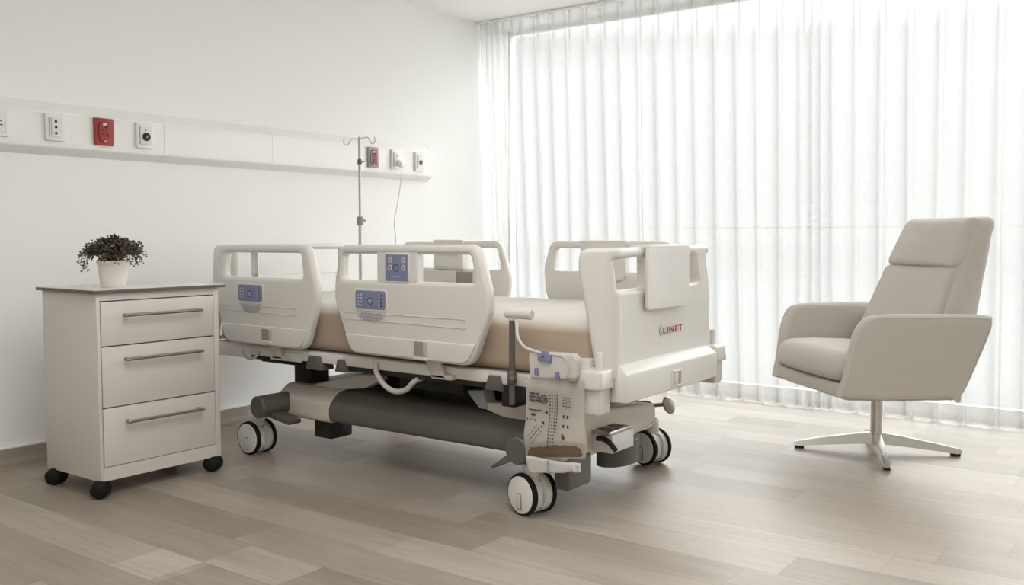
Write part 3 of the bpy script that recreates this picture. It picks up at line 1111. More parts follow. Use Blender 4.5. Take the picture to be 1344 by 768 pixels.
# maker's mark
def text_mesh(body, size, tf, bold=.0):
    cu = bpy.data.curves.new('tmp', 'FONT')
    cu.body = body
    cu.size = size
    cu.extrude = .0006
    cu.offset = bold
    cu.space_character = 1.22
    ob = bpy.data.objects.new('tmp', cu)
    COL.objects.link(ob)
    dg = bpy.context.evaluated_depsgraph_get()
    me = bpy.data.meshes.new_from_object(ob.evaluated_get(dg))
    w = max(v.co.x for v in me.vertices) - min(v.co.x for v in me.vertices)
    x0 = min(v.co.x for v in me.vertices)
    for v in me.vertices:
        v.co = tf((v.co.x - x0) / w, v.co.y, v.co.z)
    bm = BM()
    bm.from_mesh(me)
    bpy.data.objects.remove(ob)
    bpy.data.curves.remove(cu)
    bpy.data.meshes.remove(me)
    return bm


bm = text_mesh('LINET', .034, lambda u, v, w: Vector((3.079 + .160 * u, FY - .0006 - w, .6375 + v)), .0004)
finish(bm, 'logo_lettering', M['logo'], footboard, smooth=0)
bm = BM()
arc = [(3.079 - .030 * math.cos(a) + .0, FY - .001, .6495 + .027 * math.sin(a)) for a in [math.radians(-62 + 124 * i / 12) for i in range(13)]]
tube(bm, arc, lambda t: .0005 + .0008 * math.sin(PI * t), 6, 0)
finish(bm, 'logo_arc', M['greylogo'], footboard)

# ---- headboard, against the wall end
HY = 3.78
bm = BM()
panel(bm, fillet([(2.77, .955), (3.60, .955), (3.61, .80), (3.62, .50), (2.745, .50), (2.757, .80)], [.04, .04, .1, .02, .02, .1], 5),
      [fillet([(3.010, .925), (3.572, .925), (3.572, .798), (3.010, .798)], .012, 4), fillet([(2.80, .925), (2.86, .925), (2.86, .798), (2.80, .798)], .012, 4)], .05, .016, lambda u, v, w: Vector((u, HY + w, v)), 4)
finish(bm, 'headboard', M['bed'], bed, smooth=42)

# ---- mattress platform and side frame
boxpart('mattress_platform', M['grey'], bed, 2.735, 3.645, 1.66, 3.755, .462, .497, bev=.004)
for xa, xb in ((2.700, 2.738), (3.645, 3.685)):
    bm = BM()
    for y0, y1 in ((1.66, 2.075), (2.078, 2.84), (2.845, 3.755)):
        box(bm, xa, xb, y0, y1, .455, .498, bev=.005)
    if xa < 3:
        box(bm, 2.692, 2.705, 3.10, 3.30, .448, .486, bev=.004)
        box(bm, 2.690, 2.705, 3.45, 3.70, .440, .492, bev=.006)
    finish(bm, 'side_frame', M['frame'], bed)
for xa, xb in ((2.705, 2.745), (3.645, 3.680)):
    bm = BM()
    box(bm, xa, xb, 2.10, 2.82, .434, .456, bev=.003)
    finish(bm, 'under_rail', M['black'], bed)
for y0, y1, z0, z1 in ((2.960, 3.065, .425, .484), (2.815, 2.885, .428, .482), (2.005, 2.090, .432, .486)):
    bm = BM()
    prism(bm, [(y0, z0), (y1, z0), (y1 - .018, z1), (y0 + .018, z1)], lambda y, z: (2.688, y, z), lambda y, z: (2.76, y, z), bev=.004)
    finish(bm, 'frame_bracket', M['dark'], bed)
boxpart('foot_link', M['black'], bed, 2.70, 2.78, 1.96, 2.02, .375, .455)
boxpart('motor_box', M['black'], bed, 2.76, 2.90, 3.30, 3.52, .425, .462, bev=.006)
# corner bumpers with accessory pins
for bx, by, px_, py_ in ((2.688, 1.620, -.016, -.03), (3.578, 1.600, .028, 0)):
    bm = BM()
    box(bm, bx - .042, bx + .042, by - .045, by + .06, .392, .505, bev=.014, seg=3)
    bmp = finish(bm, 'corner_bumper', M['frame'], bed)
    bm = BM()
    prism(bm, fillet([(bx - .060, by - .060), (bx + .060, by - .060), (bx + .060, by + .065), (bx - .060, by + .065)], .03, 4),
          lambda x, y: (x, y, .482), lambda x, y: (bx + (x - bx) * .86, by + (y - by) * .86, .548), bev=.010, seg=3)
    finish(bm, 'bumper_cap', M['frame'], bmp)
    bm = BM()
    lathe(bm, [(.011, .54), (.011, .604), (.0095, .608)], 16, 'Z', (bx + px_, by + py_, 0))
    finish(bm, 'accessory_pin', M['frame'], bmp)
# end plate closing the gap between frame and footboard
boxpart('foot_frame', M['frame'], bed, 2.70, 3.66, 1.645, 1.70, .455, .575, bev=.008)

# ---- chassis
bm = BM()
prism(bm, fillet([(2.775, .182), (3.585, .182), (3.585, .262), (3.52, .312), (2.84, .312), (2.775, .262)], [.03, .03, .06, .06, .06, .06], 5),
      lambda x, z: (x, 1.93, z), lambda x, z: (x, 3.03, z))
finish(bm, 'chassis_beam', M['beam'], bed, smooth=50)
bm = BM()   # head-end corner block
prism(bm, fillet([(2.772, .176), (3.588, .176), (3.588, .270), (3.52, .318), (2.84, .318), (2.772, .270)], [.03, .03, .05, .05, .05, .05], 5),
      lambda x, z: (x, 3.015, z), lambda x, z: (x, 3.36, z), bev=.006)
finish(bm, 'head_cross_member', M['cream'], bed, smooth=50)
bm = BM()   # foot-end collar
prism(bm, fillet([(2.745, .176), (3.555, .176), (3.555, .235), (3.44, .285), (2.82, .318), (2.745, .270)], [.03, .03, .05, .05, .05, .05], 5),
      lambda x, z: (x, 1.84, z), lambda x, z: (x, 1.96, z), bev=.006)
finish(bm, 'foot_collar', M['cream'], bed, smooth=50)
for yy in (3.315, 1.900):
    for s, xe in ((-1, 2.625), (1, 3.735)):
        if s > 0 and yy < 2.5:
            continue        # hidden wholly inside the foot cover
        bm = BM()
        xi = 2.80 if s < 0 else 3.56
        lathe(bm, [(.044, xe), (.050, xe - s * .006), (.050, xi)], 36, 'X', (0, yy, .238))
        ax = finish(bm, 'axle_housing', M['dark'], bed, smooth=40)
        bm = BM()
        lathe(bm, [(.0001, xe + s * .001), (.043, xe + s * .001), (.043, xe - s * .002)], 36, 'X', (0, yy, .238))
        finish(bm, 'axle_cap', M['dark'], ax)
        bm = BM()   # brake lever beneath
        if s > 0 and yy < 2.5:
            bm.free()
            continue
        if s < 0 and yy < 2.5:
            prism(bm, [(yy + .02, .200), (yy + .112, .158), (yy + .116, .166), (yy + .04, .222)], lambda y, z: (xe + .004, y, z), lambda y, z: (xe + .05, y, z), bev=.003)
        else:
            prism(bm, [(yy - .02, .188), (yy - .15, .168), (yy - .16, .185), (yy - .03, .215)], lambda y, z: (xe - s * .05, y, z), lambda y, z: (xe - s * .12, y, z), bev=.004)
        finish(bm, 'brake_lever', M['dark'], ax)
# foot end cover arching between the castors
bm = BM()
arch = [(2.672, .212), (2.74, .200), (2.84, .192), (3.00, .195), (3.20, .212), (3.370, .236), (3.388, .25), (3.386, .302), (3.365, .320), (3.20, .337), (3.00, .353), (2.84, .362), (2.74, .360), (2.672, .345)]
prism(bm, fillet(arch, .02, 3), lambda x, z: (x, 1.742, z), lambda x, z: (x + .015, 1.90, .238 + (z - .238) * .92), bev=.016, seg=4)
finish(bm, 'foot_cover', M['cream'], bed, smooth=50)
# under-covers
boxpart('under_cover', M['dark'], bed, 2.715, 2.875, 1.735, 1.800, .098, .215, bev=.015, seg=4)
bm = BM()
lathe(bm, [(.11, .070), (.128, .074), (.128, .170), (.10, .175)], 36, 'Z', (3.30, 1.87, 0))
for v in bm.verts:
    v.co.y = 1.87 + (v.co.y - 1.87) * .55
finish(bm, 'under_cover', M['dark'], bed, smooth=40)
boxpart('head_under_cover', M['black'], bed, 2.80, 2.93, 3.03, 3.14, .100, .19, bev=.008)
# columns and lift arms
for xa in (2.885, 3.36):
    bm = BM()
    box(bm, xa, xa + .125, 3.26, 3.37, .30, .462, bev=.010, seg=3)
    lc = finish(bm, 'lift_column', M['black'], bed)
    boxpart('column_arm', M['black'], lc, xa - .02, xa + .06, 3.33, 3.58, .396, .440, bev=.005)
for xa in (2.86, 3.45):
    bm = BM()
    prism(bm, [(3.29, .300), (2.93, .392), (2.80, .402), (2.80, .372), (2.88, .335), (3.2, .290)], lambda y, z: (xa, y, z), lambda y, z: (xa + .06, y, z), bev=.006)
    finish(bm, 'lift_arm', M['cream'], bed)
    bm = BM()
    prism(bm, [(1.97, .305), (1.97, .368), (2.04, .366), (2.215, .348), (2.215, .328), (2.06, .290)], lambda y, z: (xa - .03, y, z), lambda y, z: (xa + .04, y, z), bev=.006)
    finish(bm, 'lift_arm', M['cream'], bed)
    bm = BM()
    prism(bm, [(2.18, .325), (2.22, .325), (2.29, .39), (2.20, .40)], lambda y, z: (xa - .035, y, z), lambda y, z: (xa + .03, y, z), bev=.005)
    finish(bm, 'arm_knuckle', M['bluegrey'], bed)
bm = BM()
box(bm, 2.98, 3.40, 2.10, 2.95, .318, .425, bev=.01)
box(bm, 2.93, 3.45, 2.25, 2.60, .30, .445, bev=.01)
box(bm, 2.80, 3.0, 2.28, 2.62, .375, .432, bev=.006)
finish(bm, 'lift_motor', M['black'], bed)
bm = BM()
tube(bm, [(2.694, 2.650, .480), (2.690, 2.638, .440), (2.685, 2.590, .398), (2.685, 2.535, .380), (2.690, 2.480, .392), (2.70, 2.440, .430), (2.78, 2.425, .445)], .011, 12, 6)
finish(bm, 'hose_loop', M['hose'], bed)
bm = BM()
tube(bm, [(2.694, 3.495, .480), (2.69, 3.47, .450), (2.688, 3.44, .440), (2.688, 3.40, .448), (2.694, 3.38, .475)], .006, 10, 6)
finish(bm, 'hose_loop', M['hose'], bed)
# brake pedal at the far end of the foot cover
bm = BM()
tube(bm, [(3.36, 1.80, .297), (3.43, 1.79, .293), (3.49, 1.775, .290), (3.528, 1.768, .286)], .0085, 10, 4)
finish(bm, 'pedal_arm', M['dark'], bed)
e1 = Vector((.60, -.10, -.79)).normalized()
nn = Vector((-.35, -.90, -.15))
nn = (nn - e1 * nn.dot(e1)).normalized()
e2 = nn.cross(e1)
PM = Matrix(((e1.x, e2.x, nn.x, 3.530), (e1.y, e2.y, nn.y, 1.758), (e1.z, e2.z, nn.z, .283), (0, 0, 0, 1)))
bm = BM()
lathe(bm, [(.0001, -.008), (.020, -.008), (.0235, -.004), (.0235, .003), (.020, .007), (.0001, .0085)], 28, 'Z')
for v_ in bm.verts:
    v_.co.x *= 1.95
    v_.co.y *= 1.1
    v_.co = PM @ v_.co
finish(bm, 'pedal', M['metal'], bed, smooth=60)
# power and locking unit on the foot cover
bm = BM()
box(bm, 2.886, 3.047, 1.66, 1.750, .212, .280, bev=.004)
un = finish(bm, 'lock_unit', M['frame'], bed)
bm = BM()
box(bm, 2.879, 3.040, 1.668, 1.748, .278, .291, bev=.004)
finish(bm, 'unit_top', M['metal'], un)
for x0 in (2.905, 2.975):
    boxpart('unit_clip', M['dark'], un, x0, x0 + .038, 1.680, 1.735, .287, .294, bev=.003)
bm = BM()
tube(bm, [(2.876, 1.715, .264), (2.870, 1.690, .268), (2.868, 1.660, .256), (2.878, 1.640, .228)], .010, 10, 5)
finish(bm, 'unit_lever', M['black'], un)

# castors
def castor(cx_, cy_, rot, stem_dx=0.):
    R4 = Matrix.Translation((cx_, cy_, .0765)) @ Matrix.Rotation(math.radians(rot), 4, 'Z')
    bm = BM()
    lathe(bm, [(.028, .04), (.036, .075), (.036, .112), (.024, .130)], 24, 'Z', (0, 0, 0), M4=R4)
    rounded(bm, .024, .052, .05, .02, 6, None, R4)
    body = finish(bm, 'castor', M['frame'], bed, smooth=50)
    for s in (-1, 1):
        bm = BM()
        lathe(bm, [(.060, s * .034), (.0740, s * .036), (.0765, s * .040), (.0765, s * .049), (.0740, s * .054), (.068, s * .0555)], 48, 'X', (0, 0, 0), M4=R4)
        finish(bm, 'tyre', M['rubber'], body, smooth=40)
        bm = BM()
        lathe(bm, [(.0665, s * .050), (.0665, s * .0575), (.060, s * .060), (.0001, s * .0625)], 48, 'X', (0, 0, 0), M4=R4)
        finish(bm, 'wheel_cover', M['white'] if True else None, body, smooth=40)
        bm = BM()
        lathe(bm, [(.0700, s * .038), (.0700, s * .012), (.064, s * .010), (.0001, s * .009)], 40, 'X', (0, 0, 0), M4=R4)
        finish(bm, 'wheel_inner', M['frame'], body, smooth=40)
        bm = BM()   # arched slot drawn on the cover
        q = [(-.011, -.045), (.011, -.045), (.011, .002), (.0085, .009), (0, .0125), (-.0085, .009), (-.011, .002)]
        tube(bm, [R4 @ Vector((s * (.0618 - .0), u, v - .006)) for u, v in q], .0015, 6, 0, True)
        finish(bm, 'cover_slot', M['print'], body)


castor(2.705, 1.885, -14)
castor(2.725, 3.440, 0)
castor(3.612, 1.885, -15)
castor(3.690, 3.440, -10)

# post with a white T-handle on the near side
bm = BM()
lathe(bm, [(.0105, .395), (.0105, .705)], 14, 'Z', (2.664, 1.945, 0))
post = finish(bm, 'accessory_post', M['dark'], bed)
bm = BM()
lathe(bm, [(.014, .465), (.017, .470), (.017, .512), (.014, .517)], 16, 'Z', (2.664, 1.945, 0))
lathe(bm, [(.006, 2.635), (.012, 2.640), (.012, 2.66)], 14, 'X', (0, 1.932, .49))
finish(bm, 'post_clamp', M['dark'], post)
bm = BM()
lathe(bm, [(.015, -.062), (.0185, -.058), (.0185, .046), (.015, .050)], 24, 'Y', (2.664, 1.920, .722))
lathe(bm, [(.013, .698), (.013, .712)], 14, 'Z', (2.664, 1.945, 0))
finish(bm, 'post_handle', M['bed'], post)

# ------------------------------------------------------------------ mattress
mc = Vector((3.185, 2.695, .600))
at((3.185, 2.695, .497))
bm = BM()


def soft(s):
    a, b = s.x / .445, s.y / 1.045
    q = s.copy()
    if s.z > 0:
        q.z += .010 * (1 - a * a) * (1 - b ** 4)
        # shallow drag folds near the foot
        q.z += .0035 * math.sin(34 * s.x + 14 * s.y) * math.exp(-((s.y + .75) / .22) ** 2) * (1 - a * a * .5)
        q.z += .0025 * math.sin(21 * s.x - 25 * s.y + 1) * math.exp(-((s.y + .50) / .35) ** 2)
    q.x += .004 * math.sin(7 * s.y + 3 * s.z) * (1 if abs(a) > .9 else 0)
    return q


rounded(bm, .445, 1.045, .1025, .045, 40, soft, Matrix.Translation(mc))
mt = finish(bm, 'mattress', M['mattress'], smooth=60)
tag(mt, 'tan hospital mattress with window light painted on its smooth top, lying on the bed frame', 'mattress')

# ------------------------------------------------------------------ drip pole
iv = root('drip_pole', (3.66, 3.835, .46), 'thin metal drip pole with two curled hooks standing behind the bed head', 'drip stand')
IX, IY = 3.78, 3.83
iv.location = (IX, IY, 0)
at((IX, IY, 0))
bm = BM()
lathe(bm, [(.0075, 1.08), (.0075, 1.535), (.009, 1.54), (.009, 1.55), (.003, 1.556)], 14, 'Z', (IX, IY, 0))
finish(bm, 'upper_pole', M['metal'], iv)
bm = BM()
lathe(bm, [(.0105, .05), (.0105, 1.085)], 14, 'Z', (IX, IY, 0))
finish(bm, 'lower_pole', M['metal'], iv)
bm = BM()
lathe(bm, [(.014, 1.055), (.0185, 1.06), (.0185, 1.100), (.014, 1.106)], 18, 'Z', (IX, IY, 0))
lathe(bm, [(.006, .015), (.009, .022), (.009, .036)], 12, 'X', (IX, IY, 1.083))
finish(bm, 'height_clamp', M['grey'], iv)
rv = Vector((.78, -.62, 0))
bm = BM()


def hook(sgn, base):
    return [base + rv * (sgn * a) + Vector((0, 0, b)) for a, b in ((0, 0), (.028, .004 if sgn < 0 else .006), (.046, 0 if sgn < 0 else .010), (.056, -.016 if sgn < 0 else -.004), (.064, -.028 if sgn < 0 else -.020), (.076, -.034 if sgn < 0 else -.026), (.087, -.024 if sgn < 0 else -.016), (.088, -.006 if sgn < 0 else .004), (.084, .002 if sgn < 0 else .014))]


tube(bm, hook(1, Vector((IX, IY, 1.545))), .0028, 8, 5)
finish(bm, 'hook', M['metal'], iv)
bm = BM()
tube(bm, hook(-1, Vector((IX, IY, 1.540))), .0028, 8, 5)
finish(bm, 'hook', M['metal'], iv)
bm = BM()
lathe(bm, [(.010, 1.40), (.012, 1.405), (.012, 1.425), (.010, 1.43)], 14, 'Z', (IX, IY, 0))
tube(bm, [(IX - .02, IY - .002, 1.403), (IX, IY - .012, 1.410), (IX + .028, IY - .010, 1.418)], .003, 6, 3)
finish(bm, 'cable_clip', M['dark'], iv)
for k in range(4):
    a = PI / 4 + k * PI / 2
    bm = BM()
    d = Vector((math.cos(a), math.sin(a), 0))
    tube(bm, [Vector((IX, IY, .055)) + d * .008, Vector((IX, IY, .05)) + d * .12, Vector((IX, IY, .012)) + d * .20], .010, 8, 4)
    finish(bm, 'leg', M['metal'], iv)
    bm = BM()
    lathe(bm, [(.014, 0), (.014, .012), (.010, .016)], 12, 'Z', (IX + d.x * .20, IY + d.y * .20, 0))
    finish(bm, 'foot', M['black'], iv)

# ------------------------------------------------------------------ drainage bag
BX = 2.625
bag = root('drainage_bag', (BX, 1.735, .20), 'clear plastic drainage bag with dark print hanging on the bed side near the footboard', 'medical bag')
Y0, Y1 = 1.855, 1.617


def bagsurf(name, m, z_lo, z_hi, bulge, shrink=0., rowsn=24, parent=bag):
    """flat pillow of film: two sheets meeting at welded edges"""
    bm = BM()
    nu, nv = 18, rowsn
    for side in (-1, 1):
        R = []
        for j in range(nv + 1):
            v = j / nv
            row = []
            for i in range(nu + 1):
                u = i / nu
                zl = z_lo(u)
                zh = z_hi(u)
                z = zl + (zh - zl) * v
                pinch = .010 * math.exp(-((z - .30) / .05) ** 2)
                y = Y0 - shrink + (Y1 - Y0 + 2 * shrink) * u
                y += (pinch if u < .5 else -pinch) * abs(2 * u - 1)
                e = (math.sin(PI * u) ** .6) * (min(1, v * 5) ** .7) * (min(1, (1 - v) * 8) ** .7)
                wr = .0016 * math.sin(38 * u + 9 * z * 8) * e
                row.append(bm.verts.new((BX + side * (bulge(u, z) * e) + wr, y, z)))
            R.append(row)
        for j in range(nv):
            for i in range(nu):
                bm.faces.new((R[j][i], R[j][i + 1], R[j + 1][i + 1], R[j + 1][i]))
    return finish(bm, name, m, parent, smooth=60)


film = bagsurf('bag_film', M['bag'], lambda u: .222 + .030 * u, lambda u: .506 + .012 * u, lambda u, z: .008 + .020 * max(0, min(1, (.40 - z) / .14)))
bagsurf('fluid', M['fluid'], lambda u: .226 + .030 * u, lambda u: .293 + .012 * u - .03 * (2 * u - 1) ** 2 * (u < .5), lambda u, z: .022, .006, 12)
bm = BM()   # rigid drip chamber along the top
panel(bm, fillet([(1.640, .518), (1.832, .506), (1.838, .585), (1.826, .600), (1.652, .606), (1.636, .590)], .016, 4), [], .032, .010, lambda u, v, w: Vector((BX - w, u, v)), 4)
ch = finish(bm, 'drip_chamber', M['bagcap'], bag)
bm = BM()
tube(bm, [(BX - .018, 1.682, .520), (BX - .018, 1.668, .552), (BX - .018, 1.68, .585), (BX - .018, 1.72, .596), (BX - .018, 1.80, .594)], .0022, 6, 5)
finish(bm, 'moulded_rim', M['bagcap'], ch)
bm = BM()   # hanger hooking the chamber onto the frame
box(bm, BX + .010, 2.703, 1.70, 1.77, .488, .512, bev=.004)
finish(bm, 'hanger', M['hose'], bag)
bm = BM()
prism(bm, [(1.790, .572), (1.738, .568), (1.738, .592), (1.748, .594), (1.754, .606), (1.774, .607), (1.780, .596), (1.790, .594)], lambda y, z: (BX - .026, y, z), lambda y, z: (BX - .010, y, z), bev=.002)
finish(bm, 'tube_clamp', M['blue'], ch)
bm = BM(); lathe(bm, [(.004, 0), (.004, .004)], 10, 'X', (BX - .029, 1.768, .588)); finish(bm, 'clamp_pin', M['print'], ch)
for yy, zz in ((1.798, .532), (1.712, .526)):
    bm = BM()
    prism(bm, fillet([(yy - .008, zz - .013), (yy + .007, zz - .010), (yy + .008, zz + .014), (yy - .003, zz + .014), (yy - .006, zz + .002)], .003, 2), lambda y, z: (BX - .024, y, z), lambda y, z: (BX - .012, y, z), bev=.002)
    finish(bm, 'side_clip', M['blue'], ch)
bm = BM()
box(bm, BX - .02, BX - .006, 1.640, 1.668, .508, .526, bev=.006, seg=3)
finish(bm, 'vent', M['grey'], ch)
bm = BM()
tube(bm, [(2.664, 1.938, .704), (2.650, 1.915, .690), (2.628, 1.895, .650), (2.618, 1.872, .625), (2.612, 1.845, .610), (2.606, 1.800, .602), (2.606, 1.765, .596)], .0052, 10, 6)
finish(bm, 'inlet_tube', M['tube'], bag)
bm = BM()   # outlet sleeve folded across the foot of the bag
panel(bm, fillet([(1.848, .236), (1.830, .176), (1.690, .196), (1.640, .212), (1.640, .238), (1.70, .232)], [.012, .02, .008, .006, .006, .01], 4), [], .022, .008, lambda u, v, w: Vector((BX - .012 - w, u, v)), 3)
sl = finish(bm, 'outlet_sleeve', M['bagcap'], bag)
bm = BM(); box(bm, BX - .026, BX + .002, 1.741, 1.752, .188, .232, bev=.002); finish(bm, 'outlet_clip', M['bluegrey'], sl)
bm = BM()
for k in range(6):
    rounded(bm, .008, .009, .008, .006, 2, None, Matrix.Translation((BX - .014 + rnd.uniform(-.006, .006), 1.648 - .004 * k + rnd.uniform(-.006, .006), .222 + rnd.uniform(-.008, .010))))
finish(bm, 'outlet_tap', M['tube'], sl, smooth=60)
# printing on the front of the film: marks, a ring and a filling scale
bm = BM()


def mark(y, z, w, h, skew=0.):
    bx = BX - .0115 - .020 * max(0, min(1, (.40 - z) / .14))
    v = [bm.verts.new((bx, y + s * w / 2 + skew * t, z + t * h / 2)) for s, t in ((1, -1), (-1, -1), (-1, 1), (1, 1))]
    w2 = [bm.verts.new((x.co.x + .0008, x.co.y, x.co.z)) for x in v]
    bm.faces.new(v)
    for i in range(4):
        bm.faces.new((v[i], w2[i], w2[(i + 1) % 4], v[(i + 1) % 4]))


r3 = random.Random(21)
for row, zz in ((0, .455), (1, .443), (2, .430)):
    for k in range(5 if row < 2 else 6):
        mark(1.832 - k * .0085 + r3.uniform(-.001, .001), zz + r3.uniform(-.001, .001), .0055, .0085, r3.uniform(-.001, .001))
ringc = (1.774, .437)
for i in range(22):
    for rr_ in (.015, .0065):
        a = 2 * PI * i / 22
        mark(ringc[0] + rr_ * math.cos(a), ringc[1] + rr_ * math.sin(a), .0036, .0036)
for k in range(7):
    mark(1.833 - k * .0085, .398, .006, .0055)
mark(1.762, .394, .009, .009)
for k in range(3):
    mark(1.822 - k * .006, .382 - .0015 * (k % 2), .007, .007)
for k in range(4):
    mark(1.838 - .011 * k, .365 - .002 * (k % 2), .003, .008)
mark(1.772, .358, .007, .010); mark(1.778, .345, .004, .006)
for k in range(17):
    zz = .455 - k * .0112
    mark(1.748, zz, .0035, .006)
    mark(1.738, zz, .0045, .0022)
    mark(1.727, zz, .0035, .006)
    if k < 12:
        mark(1.719, zz, .0022, .007)
for k in range(4):
    for q in range(5):
        mark(1.695 - q * .0065, .452 - k * .0095, .0038, .0032)
for k in range(2):
    mark(1.692 - k * .016, .388, .006, .010); mark(1.690 - k * .018, .356, .006, .010)
mark(1.688, .318, .012, .010); mark(1.692, .327, .006, .008)
for q in ((1.832, .305, 1.800, .345), (1.822, .296, 1.790, .336), (1.812, .288, 1.780, .328)):
    for i in range(7):
        s = i / 6
        mark(q[0] + (q[2] - q[0]) * s, q[1] + (q[3] - q[1]) * s, .003, .003 if q[0] != 1.822 else .006)
finish(bm, 'scale_print', M['print'], film, smooth=0)

# ------------------------------------------------------------------ armchair
TH = math.radians(136)
CHO = Vector((4.435, 1.17, 0))
lyv = Vector((math.cos(TH), math.sin(TH), 0))
lxv = Vector((math.sin(TH), -math.cos(TH), 0))
CM = Matrix(((lxv.x, lyv.x, 0, CHO.x), (lxv.y, lyv.y, 0, CHO.y), (0, 0, 1, 0), (0, 0, 0, 1)))   # chair frame: x across, y forward
chair = root('swivel_armchair', (4.42, 1.145, 0), 'grey-beige upholstered swivel armchair with high back beside the sheer curtain', 'armchair')
side_out = [(.246, .300), (.277, .345), (.268, .387), (.243, .532), (.212, .619), (.150, .662), (-.023, .667), (-.322, .663), (-.357, .640), (-.347, .578), (-.276, .384), (-.240, .313), (-.205, .298)]
for s in (-1, 1):
    Rr = Vector((s * .401, -.168, 0))
    Fr = Vector((s * .330, .340, 0))
    dv = (Fr - Rr) / .513
    nv = Vector((dv.y, -dv.x, 0)).normalized() * s     # outward
    if nv.x * s < 0:
        nv = -nv

    def st(u, v, w):
        flare = .02 * (v - .30) / .36
        return CM @ (Rr + dv * (u + .236) + nv * (w - .030 + flare) + Vector((0, 0, v)))
    bm = BM()
    sp_ = [(p.x, p.y) for p in smooth_path([Vector((a, b, 0)) for a, b in side_out], 3, True)]
    panel(bm, sp_, [], .066, .028, st, 5)
    arm = finish(bm, 'armrest', M['fabric'], chair, smooth=50)
    bm = BM()
    cxm, czm = -.03, .48
    ins = [(cxm + (a - cxm) * .955, czm + (b - czm) * .93) for a, b in sp_]
    tube(bm, [st(a, b, .0300) for a, b in ins], .0016, 6, 0, True)
    finish(bm, 'seam', M['fabric'], arm)
# shell: seat pan, front apron and back wall between the arms
bm = BM()
prism(bm, fillet([(-.318, .322), (.318, .322), (.390, -.13), (.365, -.165), (-.365, -.165), (-.390, -.13)], .04, 4), lambda x, y: CM @ Vector((x, y, .300)), lambda x, y: CM @ Vector((x, y + .006, .365)), bev=.014, seg=3)
prism(bm, [(-.10, .300), (-.170, .300), (-.292, .60), (-.288, .645), (-.225, .645)], lambda y, z: CM @ Vector((-.385, y, z)), lambda y, z: CM @ Vector((.385, y, z)), bev=.014, seg=3)
finish(bm, 'seat_shell', M['fabric'], chair, smooth=50)
bm = BM()


def seatdef(s):
    q = s.copy()
    a, b = s.x / .30, s.y / .255
    if s.z > 0:
        q.z += .018 * (1 - a * a) * (1 - .6 * b * b)
    if s.y > .1:
        q.y += .020 * (1 - a * a)
        q.z -= .012 * (b ** 3)
    q.x *= 1 + .03 * (-b)
    return q


rounded(bm, .298, .262, .064, .058, 14, seatdef, CM @ Matrix.Translation((0, .085, .431)) @ Matrix.Rotation(math.radians(3), 4, 'X'))
cush = finish(bm, 'seat_cushion', M['fabric'], chair, smooth=60)


def lean(zz):
    f = (zz - .42) / .66
    return -.115 - .255 * (zz - .46) / .62 - .03 * max(0, f - .6), .305 - .055 * f


def backpart(name, z0, z1, y0, y1, inset, r, top=False):
    """slice of the reclined back; its half width tapers with height"""
    bm = BM()
    h = (z1 - z0) / 2
    ym, yh = (y0 + y1) / 2, (y1 - y0) / 2

    def dfm(s):
        zz = z0 + h + s.z
        ln, hw = lean(zz)
        hw -= inset
        a = s.x / .30
        y = s.y + ym
        if s.y < 0 and not inset:
            y -= .085 * max(0, min(1, (1.0 - zz) / .42)) ** .8 * min(1, -s.y / yh + .2)
        if s.y > 0 and inset:
            y += .020 * (1 - a * a) * (1 - (s.z / h) ** 6)
            if top:
                y += .008 * (1 - a * a) * (1 - abs(s.z / h))
                y += .0030 * math.sin(26 * s.x + 40 * s.z) * max(0, s.z / h) * (1 - a * a)
        return CM @ Vector((s.x / .30 * hw, y + ln, zz))
    rounded(bm, .30, yh, h, r, 14, dfm)
    return finish(bm, name, M['fabric'], chair, smooth=60)


backpart('backrest', .40, 1.082, -.070, .050, 0, .050)
backpart('back_cushion', .42, .859, -.01, .074, .014, .022)
backpart('headrest', .856, 1.080, -.02, .080, .010, .034, True)
# swivel column and four-star foot
bm = BM()
lathe(bm, [(.055, .286), (.055, .300)], 24, 'Z', (4.42, 1.145, 0))
lathe(bm, [(.030, .265), (.034, .270), (.034, .290)], 24, 'Z', (4.42, 1.145, 0))
finish(bm, 'swivel_plate', M['black'], chair)
bm = BM()
lathe(bm, [(.029, .045), (.0275, .10), (.0265, .268)], 28, 'Z', (4.42, 1.145, 0))
finish(bm, 'column', M['alu'], chair, smooth=50)
for k in range(4):
    a = math.radians(112 + 90 * k)
    d = Vector((math.cos(a), math.sin(a), 0))
    w = Vector((-d.y, d.x, 0))
    bm = BM()
    secs = [(.0, .026, .040, .096), (.03, .024, .040, .092), (.10, .021, .036, .082), (.25, .0175, .022, .056), (.345, .0165, .012, .036), (.362, .014, .013, .030)]
    R = []
    for L_, hw, zb_, zt_ in secs:
        c = Vector((4.42, 1.145, 0)) + d * L_
        R.append([bm.verts.new(c + w * hw + Vector((0, 0, zb_))), bm.verts.new(c - w * hw + Vector((0, 0, zb_))),
                  bm.verts.new(c - w * hw * .72 + Vector((0, 0, zt_))), bm.verts.new(c + w * hw * .72 + Vector((0, 0, zt_)))])
    for i in range(len(R) - 1):
        for j in range(4):
            bm.faces.new((R[i][j], R[i][(j + 1) % 4], R[i + 1][(j + 1) % 4], R[i + 1][j]))
    bm.faces.new(R[0][::-1]); bm.faces.new(R[-1])
    bmesh.ops.recalc_face_normals(bm, faces=bm.faces)
    bmesh.ops.bevel(bm, geom=[e for e in bm.edges if abs((e.verts[1].co - e.verts[0].co).normalized().dot(d)) > .8], offset=.003, segments=2, affect='EDGES')
    leg = finish(bm, 'leg', M['alu'], chair, smooth=40)
    bm = BM()
    c = Vector((4.42, 1.145, 0)) + d * .338
    TM = Matrix.Translation(c) @ Matrix.Rotation(a, 4, 'Z')
    box(bm, -.020, .020, -.0135, .0135, .0005, .014, bev=.002, M4=TM)
    finish(bm, 'glide', M['black'], leg)

